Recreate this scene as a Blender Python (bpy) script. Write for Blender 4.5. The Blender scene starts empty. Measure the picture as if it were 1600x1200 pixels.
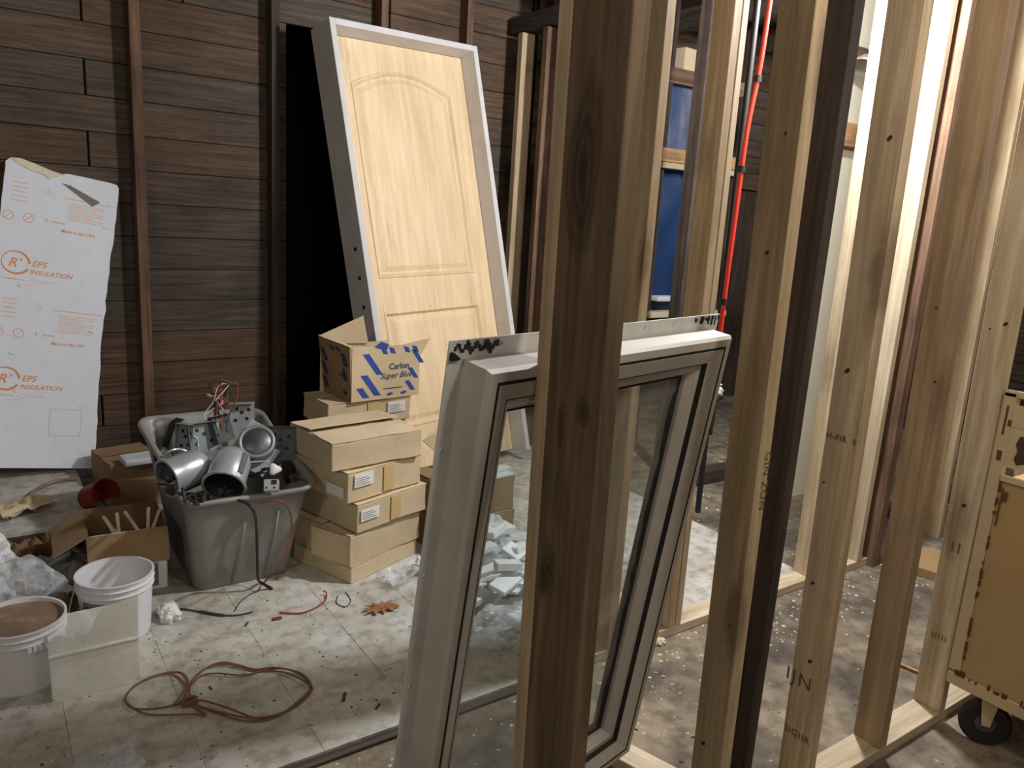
import bpy, bmesh, math, random
from mathutils import Matrix, Vector, noise
random.seed(7)
PI = math.pi
S = bpy.context.scene
COL = S.collection
# ------------------------------------------------------------------ camera
F = 1200.0; CAMH = 1.55
def _axes():
    d = Vector((452-800, 6060-600, F)).normalized(); up = -d
    vx = 2550-800; y = -(up.x*vx + up.z*F)/up.y
    X = Vector((vx, y, F)).normalized()
    return X, up.cross(X), up
AX, AY, AU = _axes()
def ray(px, py):
    v = Vector((px-800, py-600, F)); return Vector((AX.dot(v), AY.dot(v), AU.dot(v)))
def atz(px, py, z=0.0):
    r = ray(px, py); t = (z-CAMH)/r.z; return Vector((r.x*t, r.y*t, z))
def aty(px, py, y):
    r = ray(px, py); t = y/r.y; return Vector((r.x*t, y, CAMH+r.z*t))
def atx(px, py, x):
    r = ray(px, py); t = x/r.x; return Vector((x, r.y*t, CAMH+r.z*t))
cam = bpy.data.objects.new('camera', bpy.data.cameras.new('camera'))
COL.objects.link(cam)
cam.data.sensor_width = 36; cam.data.lens = F/1600*36; cam.data.clip_start = 0.02
cr = Vector((AX.x, AY.x, AU.x)); cd = Vector((AX.y, AY.y, AU.y)); cf = Vector((AX.z, AY.z, AU.z))
cam.matrix_world = Matrix(((cr.x, -cd.x, -cf.x, 0), (cr.y, -cd.y, -cf.y, 0), (cr.z, -cd.z, -cf.z, CAMH), (0, 0, 0, 1)))
S.camera = cam
# ------------------------------------------------------------------ world, lamps, exposure
W = bpy.data.worlds.new('night'); S.world = W; W.use_nodes = True
W.node_tree.nodes['Background'].inputs[0].default_value = (0.5, 0.55, 0.65, 1)
W.node_tree.nodes['Background'].inputs[1].default_value = 0.0
def lamp(name, loc, power, color, radius):
    l = bpy.data.lights.new(name, 'POINT'); l.energy = power; l.color = color; l.shadow_soft_size = radius
    o = bpy.data.objects.new(name, l); COL.objects.link(o); o.location = loc; return o
lamp('work_light', (2.75, 1.74, 2.66), 250, (0.97, 0.98, 1.0), 0.07)
lamp('work_light', (1.30, 0.05, 2.5), 46, (1.0, 0.90, 0.77), 0.15)
lamp('work_light', (3.9, 0.35, 2.4), 45, (1.0, 0.93, 0.84), 0.08)
lamp('fill_light', (-2.2, 0.3, 2.5), 64, (1.0, 0.92, 0.80), 0.35)  # added soft fill from the left for the stud faces, no known lamp
lamp('fill_light', (-0.5, -2.4, 2.5), 50, (1.0, 0.92, 0.80), 0.35)  # added soft fill from behind the camera, no known lamp
lamp('fill_light', (5.4, 2.9, 2.5), 40, (1.0, 0.95, 0.9), 0.10)  # unseen light for the space beyond the second partition
S.view_settings.view_transform = 'Standard'; S.view_settings.look = 'None'
S.view_settings.gamma = 1.0; S.view_settings.use_curve_mapping = False
S.view_settings.exposure = 0.14

# ------------------------------------------------------------------ materials
def lin(c):
    return tuple((x/12.92 if x <= 0.04045 else ((x+0.055)/1.055)**2.4) for x in [v/255.0 for v in c])+(1,)
class NT:
    def __init__(s, name):
        s.m = bpy.data.materials.new(name); s.m.use_nodes = True; s.t = s.m.node_tree; s.t.nodes.clear()
        s.out = s.n('ShaderNodeOutputMaterial'); s.b = s.n('ShaderNodeBsdfPrincipled'); s.l(s.b, 0, s.out, 0)
    def n(s, typ, **k):
        n = s.t.nodes.new(typ)
        for a, v in k.items(): setattr(n, a, v)
        return n
    def l(s, a, ao, b, bi): s.t.links.new(a.outputs[ao], b.inputs[bi])
    def coords(s, scale=(1, 1, 1), rnd=True, kind='Object'):
        tc = s.n('ShaderNodeTexCoord'); mp = s.n('ShaderNodeMapping'); s.l(tc, kind, mp, 0); mp.inputs[3].default_value = scale
        if rnd:
            oi = s.n('ShaderNodeObjectInfo'); mu = s.n('ShaderNodeMath', operation='MULTIPLY'); mu.inputs[1].default_value = 37.0
            s.l(oi, 'Random', mu, 0); s.l(mu, 0, mp, 1)
        return mp
    def noise(s, co, scale, detail=4, rough=0.6, dist=0.0):
        n = s.n('ShaderNodeTexNoise'); s.l(co, 0, n, 'Vector'); n.inputs['Scale'].default_value = scale
        n.inputs['Detail'].default_value = detail; n.inputs['Roughness'].default_value = rough; n.inputs['Distortion'].default_value = dist
        return n
    def ramp(s, src, so, stops):
        r = s.n('ShaderNodeValToRGB'); s.l(src, so, r, 0); e = r.color_ramp.elements
        while len(e) < len(stops): e.new(0.5)
        for el, (p, c) in zip(e, stops): el.position = p; el.color = c if len(c) == 4 else (*c, 1)
        return r
    def mix(s, fac, a, b, typ='MIX'):
        m = s.n('ShaderNodeMix', data_type='RGBA', blend_type=typ)
        if isinstance(fac, (int, float)): m.inputs[0].default_value = fac
        else: s.l(fac, 0, m, 0)
        for v, i in ((a, 6), (b, 7)):
            if isinstance(v, tuple): m.inputs[i].default_value = v
            elif v.bl_idname == 'ShaderNodeMix': s.t.links.new(v.outputs[2], m.inputs[i])
            else: s.l(v, 0, m, i)
        return m
    def col(s, node):
        s.t.links.new(node.outputs[2 if node.bl_idname == 'ShaderNodeMix' else 0], s.b.inputs['Base Color'])
    def bump(s, src, strength, dist=0.002):
        b = s.n('ShaderNodeBump'); b.inputs['Strength'].default_value = strength; b.inputs['Distance'].default_value = dist
        s.l(src, 0, b, 'Height'); s.l(b, 0, s.b, 'Normal'); return b
    def rough(s, v): s.b.inputs['Roughness'].default_value = v
BW = ((0, (0, 0, 0)), (1, (1, 1, 1)))
def wood(name, base, dark, light, knots=0.5, stain=0.3, grain=1.0, var=0.12, rough=0.75, knotcol=(70, 42, 24), spots=()):
    t = NT(name)
    co = t.coords((14, 14, 0.8)); big = t.coords((1, 1, 1))
    n1 = t.noise(co, 2.2, 6, 0.6, 0.8); r1 = t.ramp(n1, 0, ((0.3, lin(dark)), (0.52, lin(base)), (0.72, lin(light))))
    fine = t.noise(t.coords((60, 60, 1.6)), 3.0, 5, 0.7); rf = t.ramp(fine, 0, ((0.30, (0.76, 0.75, 0.74)), (0.6, (1, 1, 1))))
    m1 = t.mix(0.55*grain, r1, rf, 'MULTIPLY')
    # knots: elongated cells
    kc = t.coords((6.0, 6.0, 1.8)); v = t.n('ShaderNodeTexVoronoi'); t.l(kc, 0, v, 'Vector'); v.inputs['Scale'].default_value = 1.0
    wn = t.noise(big, 22, 3); add = t.n('ShaderNodeMath', operation='MULTIPLY_ADD'); t.l(wn, 0, add, 0); add.inputs[1].default_value = 0.16
    t.l(v, 'Distance', add, 2)
    rk = t.ramp(add, 0, ((0.22, (1, 1, 1)), (0.30, (0.35, 0.35, 0.35)), (0.42, (0, 0, 0))))
    mk = t.n('ShaderNodeMath', operation='MULTIPLY'); t.l(rk, 0, mk, 0); mk.inputs[1].default_value = knots
    m2 = t.mix(mk, m1, lin(knotcol))
    st = t.noise(big, 2.6, 5, 0.65, 0.6); rs = t.ramp(st, 0, ((0.42, (1, 1, 1)), (0.7, (0.52, 0.49, 0.46))))
    m3 = t.mix(stain, m2, rs, 'MULTIPLY')
    for sy, sz, ry, rz_ in spots:
        tc = t.n('ShaderNodeTexCoord'); mp = t.n('ShaderNodeMapping'); mp.vector_type = 'TEXTURE'; t.l(tc, 'Object', mp, 0); mp.inputs[1].default_value = (0, sy, sz); mp.inputs[3].default_value = (1e3, ry, rz_)
        wob = t.noise(t.coords((9, 9, 3)), 1.5, 4); sc = t.n('ShaderNodeVectorMath', operation='SCALE'); t.l(wob, 'Color', sc, 0); sc.inputs['Scale'].default_value = 1.1
        ad = t.n('ShaderNodeVectorMath', operation='ADD'); t.l(mp, 0, ad, 0); t.l(sc, 0, ad, 1); sb = t.n('ShaderNodeVectorMath', operation='SUBTRACT'); t.l(ad, 0, sb, 0); sb.inputs[1].default_value = (0.55, 0.55, 0.55)
        mu = t.n('ShaderNodeVectorMath', operation='MULTIPLY'); t.l(sb, 0, mu, 0); mu.inputs[1].default_value = (0, 1, 1)
        ln = t.n('ShaderNodeVectorMath', operation='LENGTH'); t.l(mu, 0, ln, 0)
        r1_ = t.ramp(ln, 'Value', ((0.15, (0.9,)*3), (0.3, (0.45,)*3), (0.42, (0.85,)*3), (0.62, (0.35,)*3), (0.75, (0.6,)*3), (1.0, (0, 0, 0))))
        m3 = t.mix(r1_, m3, lin((48, 32, 22)))
    oi = t.n('ShaderNodeObjectInfo'); rr = t.ramp(oi, 'Random', ((0.0, (1-var, 1-var*1.1, 1-var*1.3)), (1.0, (1+var, 1+var, 1+var*0.9))))
    m4 = t.mix(1.0, m3, rr, 'MULTIPLY'); t.col(m4)
    t.rough(rough); t.bump(fine, 0.35, 0.0015); return t.m
def plain(name, c, rough=0.6, metal=0.0, dirt=0.25, dirtcol=(90, 80, 68), scale=9, bump=0.15, spec=0.5, var=0.0):
    t = NT(name); co = t.coords(); n = t.noise(co, scale, 6, 0.65)
    r = t.ramp(n, 0, ((0.48, (0, 0, 0)), (0.78, (1, 1, 1)))); mu = t.n('ShaderNodeMath', operation='MULTIPLY'); t.l(r, 0, mu, 0); mu.inputs[1].default_value = dirt
    m = t.mix(mu, lin(c), lin(dirtcol))
    if var:
        oi = t.n('ShaderNodeObjectInfo'); rr = t.ramp(oi, 'Random', ((0, (1-var, 1-var, 1-var)), (1, (1+var, 1+var, 1+var)))); m = t.mix(1.0, m, rr, 'MULTIPLY')
    t.col(m); t.rough(rough); t.b.inputs['Metallic'].default_value = metal; t.b.inputs['Specular IOR Level'].default_value = spec
    if bump: t.bump(n, bump, 0.002)
    return t.m
M = {}
M['pine'] = wood('new_pine_lumber', (190, 168, 136), (164, 140, 108), (212, 193, 162), knots=0.55, stain=0.25)
M['pine_brown'] = wood('brown_pine_lumber', (158, 135, 106), (132, 110, 84), (178, 156, 126), knots=0.5, stain=0.25)  # pine of a browner colour
def _ps(px, py, ry, rz_):
    q = atx(px, py, 0.80); return (q.y-0.895-0.068, q.z-0.027, ry, rz_)
M['pine_post'] = wood('burled_dark_pine', (112, 92, 70), (80, 63, 46), (132, 110, 84), knots=0.6, stain=0.5, grain=1.2, knotcol=(40, 24, 14),
    spots=(_ps(908, 270, 0.045, 0.17), _ps(850, 880, 0.022, 0.05), _ps(842, 900, 0.012, 0.03), _ps(885, 40, 0.008, 0.15), _ps(870, 660, 0.012, 0.05), _ps(905, 640, 0.02, 0.03)))
M['pine_pale'] = wood('pale_pine_lumber', (200, 184, 156), (174, 152, 120), (220, 208, 184), knots=0.4, stain=0.2)
M['pine_knotty'] = wood('knotty_stained_pine', (150, 124, 94), (106, 84, 60), (172, 147, 114), knots=0.9, stain=0.6, grain=1.2, knotcol=(40, 24, 14))
M['pine_orange'] = wood('orange_fir_lumber', (188, 146, 104), (156, 114, 76), (206, 168, 126), knots=0.5, stain=0.2)
M['oldwood'] = wood('dark_old_framing', (70, 58, 50), (42, 34, 30), (94, 78, 66), knots=0.3, stain=0.6, grain=1.4)
M['rust_stud'] = wood('reddish_old_framing', (116, 88, 68), (82, 60, 46), (148, 118, 94), knots=0.4, stain=0.7, grain=1.2)
# old siding boards: brown to grey from board to board
t = NT('old_siding'); co = t.coords((26, 26, 1.0)); n1 = t.noise(co, 2.0, 6, 0.65, 1.0)
ra = t.ramp(n1, 0, ((0.28, lin((58, 45, 35))), (0.55, lin((98, 77, 60))), (0.75, lin((124, 101, 80)))))
rb = t.ramp(n1, 0, ((0.28, lin((50, 43, 38))), (0.55, lin((86, 76, 66))), (0.75, lin((112, 100, 88)))))
oi = t.n('ShaderNodeObjectInfo'); rr = t.ramp(oi, 'Random', ((0.25, (0, 0, 0)), (0.75, (1, 1, 1)))); mm = t.mix(rr, ra, rb)
st = t.noise(t.coords((1, 1, 1)), 3, 5, 0.7); rs = t.ramp(st, 0, ((0.4, (1, 1, 1)), (0.72, (0.45, 0.42, 0.4)))); mm = t.mix(0.7, mm, rs, 'MULTIPLY')
t.col(mm); t.rough(0.85); t.bump(n1, 0.4, 0.002); M['siding'] = t.m
# floor tiles
t = NT('worn_floor_tile'); co = t.coords(rnd=False, kind='Object'); g = t.n('ShaderNodeNewGeometry')
def geo(t, sc, rough=0.6, det=6):
    n = t.n('ShaderNodeTexNoise'); g = t.n('ShaderNodeNewGeometry'); t.l(g, 'Position', n, 'Vector'); n.inputs['Scale'].default_value = sc
    n.inputs['Detail'].default_value = det; n.inputs['Roughness'].default_value = rough; return n
a = geo(t, 2.6); b = geo(t, 17); c = geo(t, 85, 0.8)
r1 = t.ramp(a, 0, ((0.35, lin((170, 165, 154))), (0.55, lin((192, 189, 180))), (0.72, lin((208, 208, 204)))))
r2 = t.ramp(b, 0, ((0.36, lin((176, 168, 154))), (0.55, (1, 1, 1)))); m1 = t.mix(0.6, r1, r2, 'MULTIPLY')
r3 = t.ramp(c, 0, ((0.60, (1, 1, 1)), (0.74, lin((110, 100, 88))))); m2 = t.mix(0.55, m1, r3, 'MULTIPLY'); t.col(m2); t.rough(0.72); t.bump(b, 0.2, 0.003); M['tile'] = t.m
t = NT('rough_dusty_slab'); a = geo(t, 2.2); b = geo(t, 14); c = geo(t, 120, 0.8)
r1 = t.ramp(a, 0, ((0.36, lin((88, 80, 72))), (0.52, lin((128, 117, 100))), (0.68, lin((160, 146, 122)))))
r2 = t.ramp(b, 0, ((0.35, lin((120, 108, 92))), (0.6, (1, 1, 1)))); m1 = t.mix(0.6, r1, r2, 'MULTIPLY')
r3 = t.ramp(c, 0, ((0.30, lin((120, 105, 90))), (0.45, (1, 1, 1)))); m2 = t.mix(0.5, m1, r3, 'MULTIPLY'); t.col(m2); t.rough(0.85); t.bump(b, 0.5, 0.006); M['slab'] = t.m
M['card'] = plain('cardboard', (200, 182, 150), 0.85, dirt=0.3, dirtcol=(140, 112, 78), scale=5, var=0.06, spec=0.2)
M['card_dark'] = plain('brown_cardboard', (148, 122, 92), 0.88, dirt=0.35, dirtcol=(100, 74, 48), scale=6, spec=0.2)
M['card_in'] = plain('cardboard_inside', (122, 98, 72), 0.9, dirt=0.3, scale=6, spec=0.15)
M['card_edge'] = plain('torn_cardboard_edge', (205, 186, 154), 0.9, dirt=0.2, spec=0.1)
M['tape'] = plain('packing_tape', (196, 168, 116), 0.35, dirt=0.2, spec=0.5)
M['paper'] = plain('white_paper_sticker', (222, 222, 220), 0.7, dirt=0.15)
M['blue_ink'] = plain('blue_ink', (38, 70, 150), 0.7, dirt=0.1)
M['navy_ink'] = plain('navy_ink', (40, 48, 92), 0.7, dirt=0.1)
M['orange_ink'] = plain('orange_ink', (226, 146, 84), 0.7, dirt=0.1, dirtcol=(230, 170, 120))
M['pale_ink'] = plain('faded_orange_ink', (226, 186, 160), 0.7, dirt=0.1, dirtcol=(230, 210, 190))
M['grey_ink'] = plain('grey_ink', (120, 112, 110), 0.7, dirt=0.0)
M['dark_ink'] = plain('dark_lumber_stamp', (104, 82, 58), 0.8, dirt=0.0)
M['foam'] = plain('white_foam_facer', (222, 228, 238), 0.5, dirt=0.12, dirtcol=(160, 160, 164), scale=14)
M['foam_core'] = plain('foam_core', (226, 214, 196), 0.85, dirt=0.4, scale=30)
M['jamb'] = plain('white_primed_jamb', (206, 204, 204), 0.55, dirt=0.3, dirtcol=(130, 120, 112), scale=5)
t = NT('maple_door_skin'); co = t.coords((9, 9, 0.7), rnd=False); n1 = t.noise(co, 3.0, 6, 0.6, 0.5)
r = t.ramp(n1, 0, ((0.3, lin((208, 180, 140))), (0.55, lin((222, 197, 160))), (0.75, lin((230, 208, 174)))))
n2 = t.noise(t.coords((6, 6, 1.2), rnd=False), 2.2, 4, 0.6); r2 = t.ramp(n2, 0, ((0.62, (1, 1, 1)), (0.78, lin((196, 178, 152))))); m1 = t.mix(0.5, r, r2, 'MULTIPLY')
t.col(m1); t.rough(0.55); t.bump(n1, 0.08, 0.001); M['maple'] = t.m
M['vinyl'] = plain('almond_vinyl', (182, 176, 168), 0.45, dirt=0.35, dirtcol=(112, 100, 88), scale=4)
M['vinyl_white'] = plain('grey_white_vinyl', (206, 206, 202), 0.45, dirt=0.4, dirtcol=(130, 124, 114), scale=8)
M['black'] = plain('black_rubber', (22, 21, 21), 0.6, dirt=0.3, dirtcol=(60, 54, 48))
M['caulk'] = plain('old_black_sealant', (24, 22, 20), 0.8, dirt=0.3)
M['tote'] = plain('grey_tote_plastic', (134, 135, 130), 0.45, dirt=0.3, dirtcol=(88, 82, 74), scale=4)
M['bucket'] = plain('white_pail_plastic', (214, 214, 218), 0.4, dirt=0.3, dirtcol=(150, 146, 140), scale=6)
M['mud'] = plain('dried_brown_compound', (122, 102, 82), 0.9, dirt=0.7, dirtcol=(176, 158, 132), scale=16, bump=0.6)
M['red_plastic'] = plain('red_plastic', (124, 22, 20), 0.5, dirt=0.2)
M['red_tube'] = plain('red_tubing', (214, 52, 36), 0.4, dirt=0.05)
M['red_wire'] = plain('red_wire', (150, 58, 44), 0.5, dirt=0.3)
M['orange_wire'] = plain('rusty_orange_cord', (122, 80, 64), 0.6, dirt=0.6, dirtcol=(90, 60, 48), scale=40)
M['dark_wire'] = plain('dark_wire', (46, 42, 40), 0.5)
M['white_wire'] = plain('pale_wire', (190, 184, 176), 0.5)
M['metal'] = plain('galvanised_steel', (190, 193, 198), 0.32, metal=0.45, dirt=0.3, dirtcol=(110, 108, 104))
M['metal_dark'] = plain('dark_steel', (92, 94, 98), 0.4, metal=0.6, dirt=0.4)
M['metal_green'] = plain('grey_green_sheet_metal', (134, 146, 146), 0.45, metal=0.3, dirt=0.3)
M['cream'] = plain('cream_enamel', (166, 140, 98), 0.45, dirt=0.35, dirtcol=(150, 112, 62), scale=3)
M['cream_light'] = plain('worn_cream_enamel', (186, 168, 134), 0.5, dirt=0.4, dirtcol=(150, 120, 80), scale=12)
M['rust'] = plain('rust', (92, 58, 34), 0.9, dirt=0.5, dirtcol=(50, 32, 20), scale=40, bump=0.5)
M['brown_hole'] = plain('hole_shade_brown', (60, 44, 32), 0.9, dirt=0.5)  # dark colour stands for the shade inside the cart panel's hole
M['tarp'] = plain('blue_tarp', (26, 54, 96), 0.45, dirt=0.3, dirtcol=(20, 40, 80), scale=12, bump=0.8)
M['white_tile'] = plain('white_scrap', (224, 230, 232), 0.6, dirt=0.15, dirtcol=(170, 172, 170), scale=10)
M['white_board'] = plain('white_sheathing', (226, 220, 200), 0.6, dirt=0.1)
M['leaf'] = plain('dry_leaf', (152, 106, 66), 0.8, dirt=0.4, dirtcol=(90, 60, 36), scale=30)
M['chip'] = plain('wood_chip', (206, 190, 160), 0.8, dirt=0.3, dirtcol=(130, 100, 66), scale=30, var=0.2)
M['grit'] = plain('dark_grit', (70, 62, 54), 0.9, dirt=0.3)
M['grit_pale'] = plain('pale_grit', (216, 208, 190), 0.9, dirt=0.3)
M['osb'] = plain('particle_board', (150, 122, 84), 0.9, dirt=0.7, dirtcol=(104, 82, 54), scale=60, bump=0.6)
def film(name, c, alpha=0.35, rough=0.2, scale=14):
    t = NT(name); t.t.nodes.remove(t.b)
    tr = t.n('ShaderNodeBsdfTransparent'); pr = t.n('ShaderNodeBsdfPrincipled'); mx = t.n('ShaderNodeMixShader')
    pr.inputs['Base Color'].default_value = lin(c); pr.inputs['Roughness'].default_value = rough
    n = t.noise(t.coords(), scale, 4, 0.6); b = t.n('ShaderNodeBump'); b.inputs['Strength'].default_value = 0.8; b.inputs['Distance'].default_value = 0.01
    t.l(n, 0, b, 'Height'); t.l(b, 0, pr, 'Normal')
    r = t.ramp(n, 0, ((0.35, (alpha*0.5,)*3), (0.65, (min(1, alpha*1.5),)*3)))
    t.l(r, 0, mx, 0); t.l(tr, 0, mx, 1); t.l(pr, 0, mx, 2); t.l(mx, 0, t.out, 0); return t.m
M['film'] = film('clear_plastic_film', (214, 218, 224), 0.45)
M['milky'] = film('milky_plastic', (232, 232, 226), 0.95, 0.4, 4)
# window glass: clear, dusty, reflective
t = NT('dusty_glass'); t.t.nodes.remove(t.b)
tr = t.n('ShaderNodeBsdfTransparent'); tr.inputs[0].default_value = (0.93, 0.96, 0.95, 1); gl = t.n('ShaderNodeBsdfGlossy'); gl.inputs['Roughness'].default_value = 0.02
df = t.n('ShaderNodeBsdfDiffuse'); df.inputs[0].default_value = lin((170, 168, 158)); lw = t.n('ShaderNodeLayerWeight'); fr = t.n('ShaderNodeMapRange'); t.l(lw, 'Facing', fr, 0); fr.inputs[1].default_value = 0.55; fr.inputs[2].default_value = 1.0; fr.inputs[3].default_value = 0.04; fr.inputs[4].default_value = 0.6
m1 = t.n('ShaderNodeMixShader'); t.l(fr, 0, m1, 0); t.l(tr, 0, m1, 1); t.l(gl, 0, m1, 2)
n = t.noise(t.coords((3, 3, 1.2), rnd=False), 2.0, 5, 0.6); r = t.ramp(n, 0, ((0.35, (0.07,)*3), (0.7, (0.28,)*3)))
m2 = t.n('ShaderNodeMixShader'); t.l(r, 0, m2, 0); t.l(m1, 0, m2, 1); t.l(df, 0, m2, 2); t.l(m2, 0, t.out, 0); M['glass'] = t.m

# ------------------------------------------------------------------ mesh helpers
class MB:
    def __init__(s): s.v = []; s.f = []; s.mi = []
    def add(s, vs, fs, mat=None, mi=0):
        k = len(s.v)
        for v in vs: s.v.append((mat @ Vector(v)) if mat else Vector(v))
        for f in fs: s.f.append([k+i for i in f]); s.mi.append(mi)
        return s
    def box(s, lo, hi, mat=None, mi=0):
        (a, b, c), (d, e, f) = lo, hi
        return s.add([(a, b, c), (d, b, c), (d, e, c), (a, e, c), (a, b, f), (d, b, f), (d, e, f), (a, e, f)],
                     [(0, 3, 2, 1), (4, 5, 6, 7), (0, 1, 5, 4), (1, 2, 6, 5), (2, 3, 7, 6), (3, 0, 4, 7)], mat, mi)
    def prism(s, pts, z0, z1, mat=None, mi=0):          # polygon in xy, extruded along z
        n = len(pts)
        vs = [(x, y, z0) for x, y in pts]+[(x, y, z1) for x, y in pts]
        return s.add(vs, [tuple(range(n))[::-1], tuple(range(n, 2*n))]+[(i, (i+1) % n, n+(i+1) % n, n+i) for i in range(n)], mat, mi)
    def plate(s, pts, y0, y1, mat=None, mi=0):           # polygon in xz, thickness along y
        n = len(pts)
        vs = [(x, y0, z) for x, z in pts]+[(x, y1, z) for x, z in pts]
        return s.add(vs, [tuple(range(n)), tuple(range(n, 2*n))[::-1]]+[((i+1) % n, i, n+i, n+(i+1) % n) for i in range(n)], mat, mi)
    def tube(s, pts, r, n=6, cap=True, mat=None, mi=0):
        pts = [Vector(p) for p in pts]; k0 = len(s.v); prev = None
        for i, p in enumerate(pts):
            t = (pts[min(i+1, len(pts)-1)]-pts[max(i-1, 0)]).normalized()
            if prev is None:
                u = t.orthogonal().normalized()
            else:
                u = (prev-t*prev.dot(t)); u = u.normalized() if u.length > 1e-6 else t.orthogonal().normalized()
            prev = u; w = t.cross(u); rr = r[i] if isinstance(r, (list, tuple)) else r
            for j in range(n):
                a = 2*PI*j/n; q = p+u*math.cos(a)*rr+w*math.sin(a)*rr; s.v.append(mat @ q if mat else q)
        for i in range(len(pts)-1):
            for j in range(n):
                a = k0+i*n+j; b = k0+i*n+(j+1) % n; s.f.append([a, b, b+n, a+n]); s.mi.append(mi)
        if cap:
            s.f.append([k0+j for j in range(n)][::-1]); s.mi.append(mi); e = k0+(len(pts)-1)*n; s.f.append([e+j for j in range(n)]); s.mi.append(mi)
        return s
    def lathe(s, prof, n=32, mat=None, mi=0, cap0=False, cap1=False, warp=None):
        k0 = len(s.v)
        for r, z in prof:
            for j in range(n):
                a = 2*PI*j/n; rr = r*(warp(a, z) if warp else 1); q = Vector((rr*math.cos(a), rr*math.sin(a), z)); s.v.append(mat @ q if mat else q)
        for i in range(len(prof)-1):
            for j in range(n):
                a = k0+i*n+j; b = k0+i*n+(j+1) % n; s.f.append([a, b, b+n, a+n]); s.mi.append(mi)
        if cap0: s.f.append([k0+j for j in range(n)][::-1]); s.mi.append(mi)
        if cap1:
            e = k0+(len(prof)-1)*n; s.f.append([e+j for j in range(n)]); s.mi.append(mi)
        return s
    def build(s, name, mats, parent=None, bevel=0, smooth=False, mw=None, subdiv=0, fix=True, jit=0):
        me = bpy.data.meshes.new(name); me.from_pydata([tuple(v) for v in s.v], [], s.f)
        if not isinstance(mats, (list, tuple)): mats = [mats]
        for m in mats: me.materials.append(m if not isinstance(m, str) else M[m])
        me.polygons.foreach_set('material_index', s.mi)
        bm = bmesh.new(); bm.from_mesh(me)
        if fix: bmesh.ops.recalc_face_normals(bm, faces=bm.faces)
        if bevel: bmesh.ops.bevel(bm, geom=[e for e in bm.edges if e.is_manifold], offset=bevel, segments=1, affect='EDGES', clamp_overlap=True)
        if subdiv: bmesh.ops.subdivide_edges(bm, edges=bm.edges, cuts=subdiv, use_grid_fill=True)
        if jit:
            for v in bm.verts:
                q = v.co*9; v.co += Vector((noise.noise(q), noise.noise(q+Vector((9, 0, 0))), noise.noise(q+Vector((0, 9, 0)))))*jit
        bm.to_mesh(me); bm.free()
        if smooth: me.shade_smooth() if hasattr(me, 'shade_smooth') else None
        me.update()
        o = bpy.data.objects.new(name, me); COL.objects.link(o)
        if parent: o.parent = parent
        if mw: o.matrix_local = mw
        return o
def tag(o, label=None, cat=None, group=None, kind=None):
    if label: o['label'] = label
    if cat: o['category'] = cat
    if group: o['group'] = group
    if kind: o['kind'] = kind
    return o
def thing(name, label, cat, loc=(0, 0, 0), rz=0, group=None, mw=None):
    o = bpy.data.objects.new(name, None); COL.objects.link(o); o.empty_display_size = 0.1
    if mw: o.matrix_world = mw
    else: o.location = loc; o.rotation_euler = (0, 0, rz)
    return tag(o, label, cat, group)
def frame(o, x, y, z):        # matrix from origin and three axes
    return Matrix(((x[0], y[0], z[0], o[0]), (x[1], y[1], z[1], o[1]), (x[2], y[2], z[2], o[2]), (0, 0, 0, 1)))
def T(x, y, z): return Matrix.Translation((x, y, z))
def RZ(a): return Matrix.Rotation(math.radians(a), 4, 'Z')
def RX(a): return Matrix.Rotation(math.radians(a), 4, 'X')
def RY(a): return Matrix.Rotation(math.radians(a), 4, 'Y')
def smooth_path(pts, k=6):
    pts = [Vector(p) for p in pts]; out = []
    for i in range(len(pts)-1):
        p0 = pts[max(i-1, 0)]; p1 = pts[i]; p2 = pts[i+1]; p3 = pts[min(i+2, len(pts)-1)]
        for j in range(k):
            t = j/k; out.append(0.5*((2*p1)+(p2-p0)*t+(2*p0-5*p1+4*p2-p3)*t*t+(3*p1-p0-3*p2+p3)*t**3))
    out.append(pts[-1]); return out
def lumber(name, mat, p0, p1, w, d, xdir=(1, 0, 0), bevel=0.002, parent=None, fix_origin=True, cup=0):
    """board from p0 to p1 (centre of its end sections), w along xdir, d across"""
    p0, p1 = Vector(p0), Vector(p1); z = (p1-p0).normalized(); x = Vector(xdir); x = (x-z*x.dot(z)).normalized(); y = z.cross(x)
    L = (p1-p0).length; b = MB().box((-w/2, -d/2, 0), (w/2, d/2, L))
    return b.build(name, mat, parent, bevel=bevel, mw=frame(p0, x, y, z))
FONT = {}
def text(body, size, mat, parent, mw, name='lettering', shear=0.0, bold=0.0, align='LEFT', spacing=1.0):
    c = bpy.data.curves.new(name, 'FONT'); c.body = body; c.size = size; c.shear = shear; c.offset = bold*size; c.align_x = align; c.extrude = 0.0004; c.space_character = spacing
    c.resolution_u = 3
    tmp = bpy.data.objects.new('tmp', c); COL.objects.link(tmp); dg = bpy.context.evaluated_depsgraph_get()
    me = bpy.data.meshes.new_from_object(tmp.evaluated_get(dg)); bpy.data.objects.remove(tmp); bpy.data.curves.remove(c)
    me.materials.clear(); me.materials.append(M[mat]); me.name = name
    o = bpy.data.objects.new(name, me); COL.objects.link(o)
    if parent: o.parent = parent
    o.matrix_local = mw; return o
XZ = Matrix(((1, 0, 0, 0), (0, 0, -1, 0), (0, 1, 0, 0), (0, 0, 0, 1)))     # xy plane -> xz plane, facing -y

# ================================================================== SETTING
def struct(name, b, mat, **k): return tag(b.build(name, mat, **k), kind='structure')
floor = struct('floor', MB().box((-2.6, -3.2, -0.25), (7.6, 4.75, -0.012)), 'slab')
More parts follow.
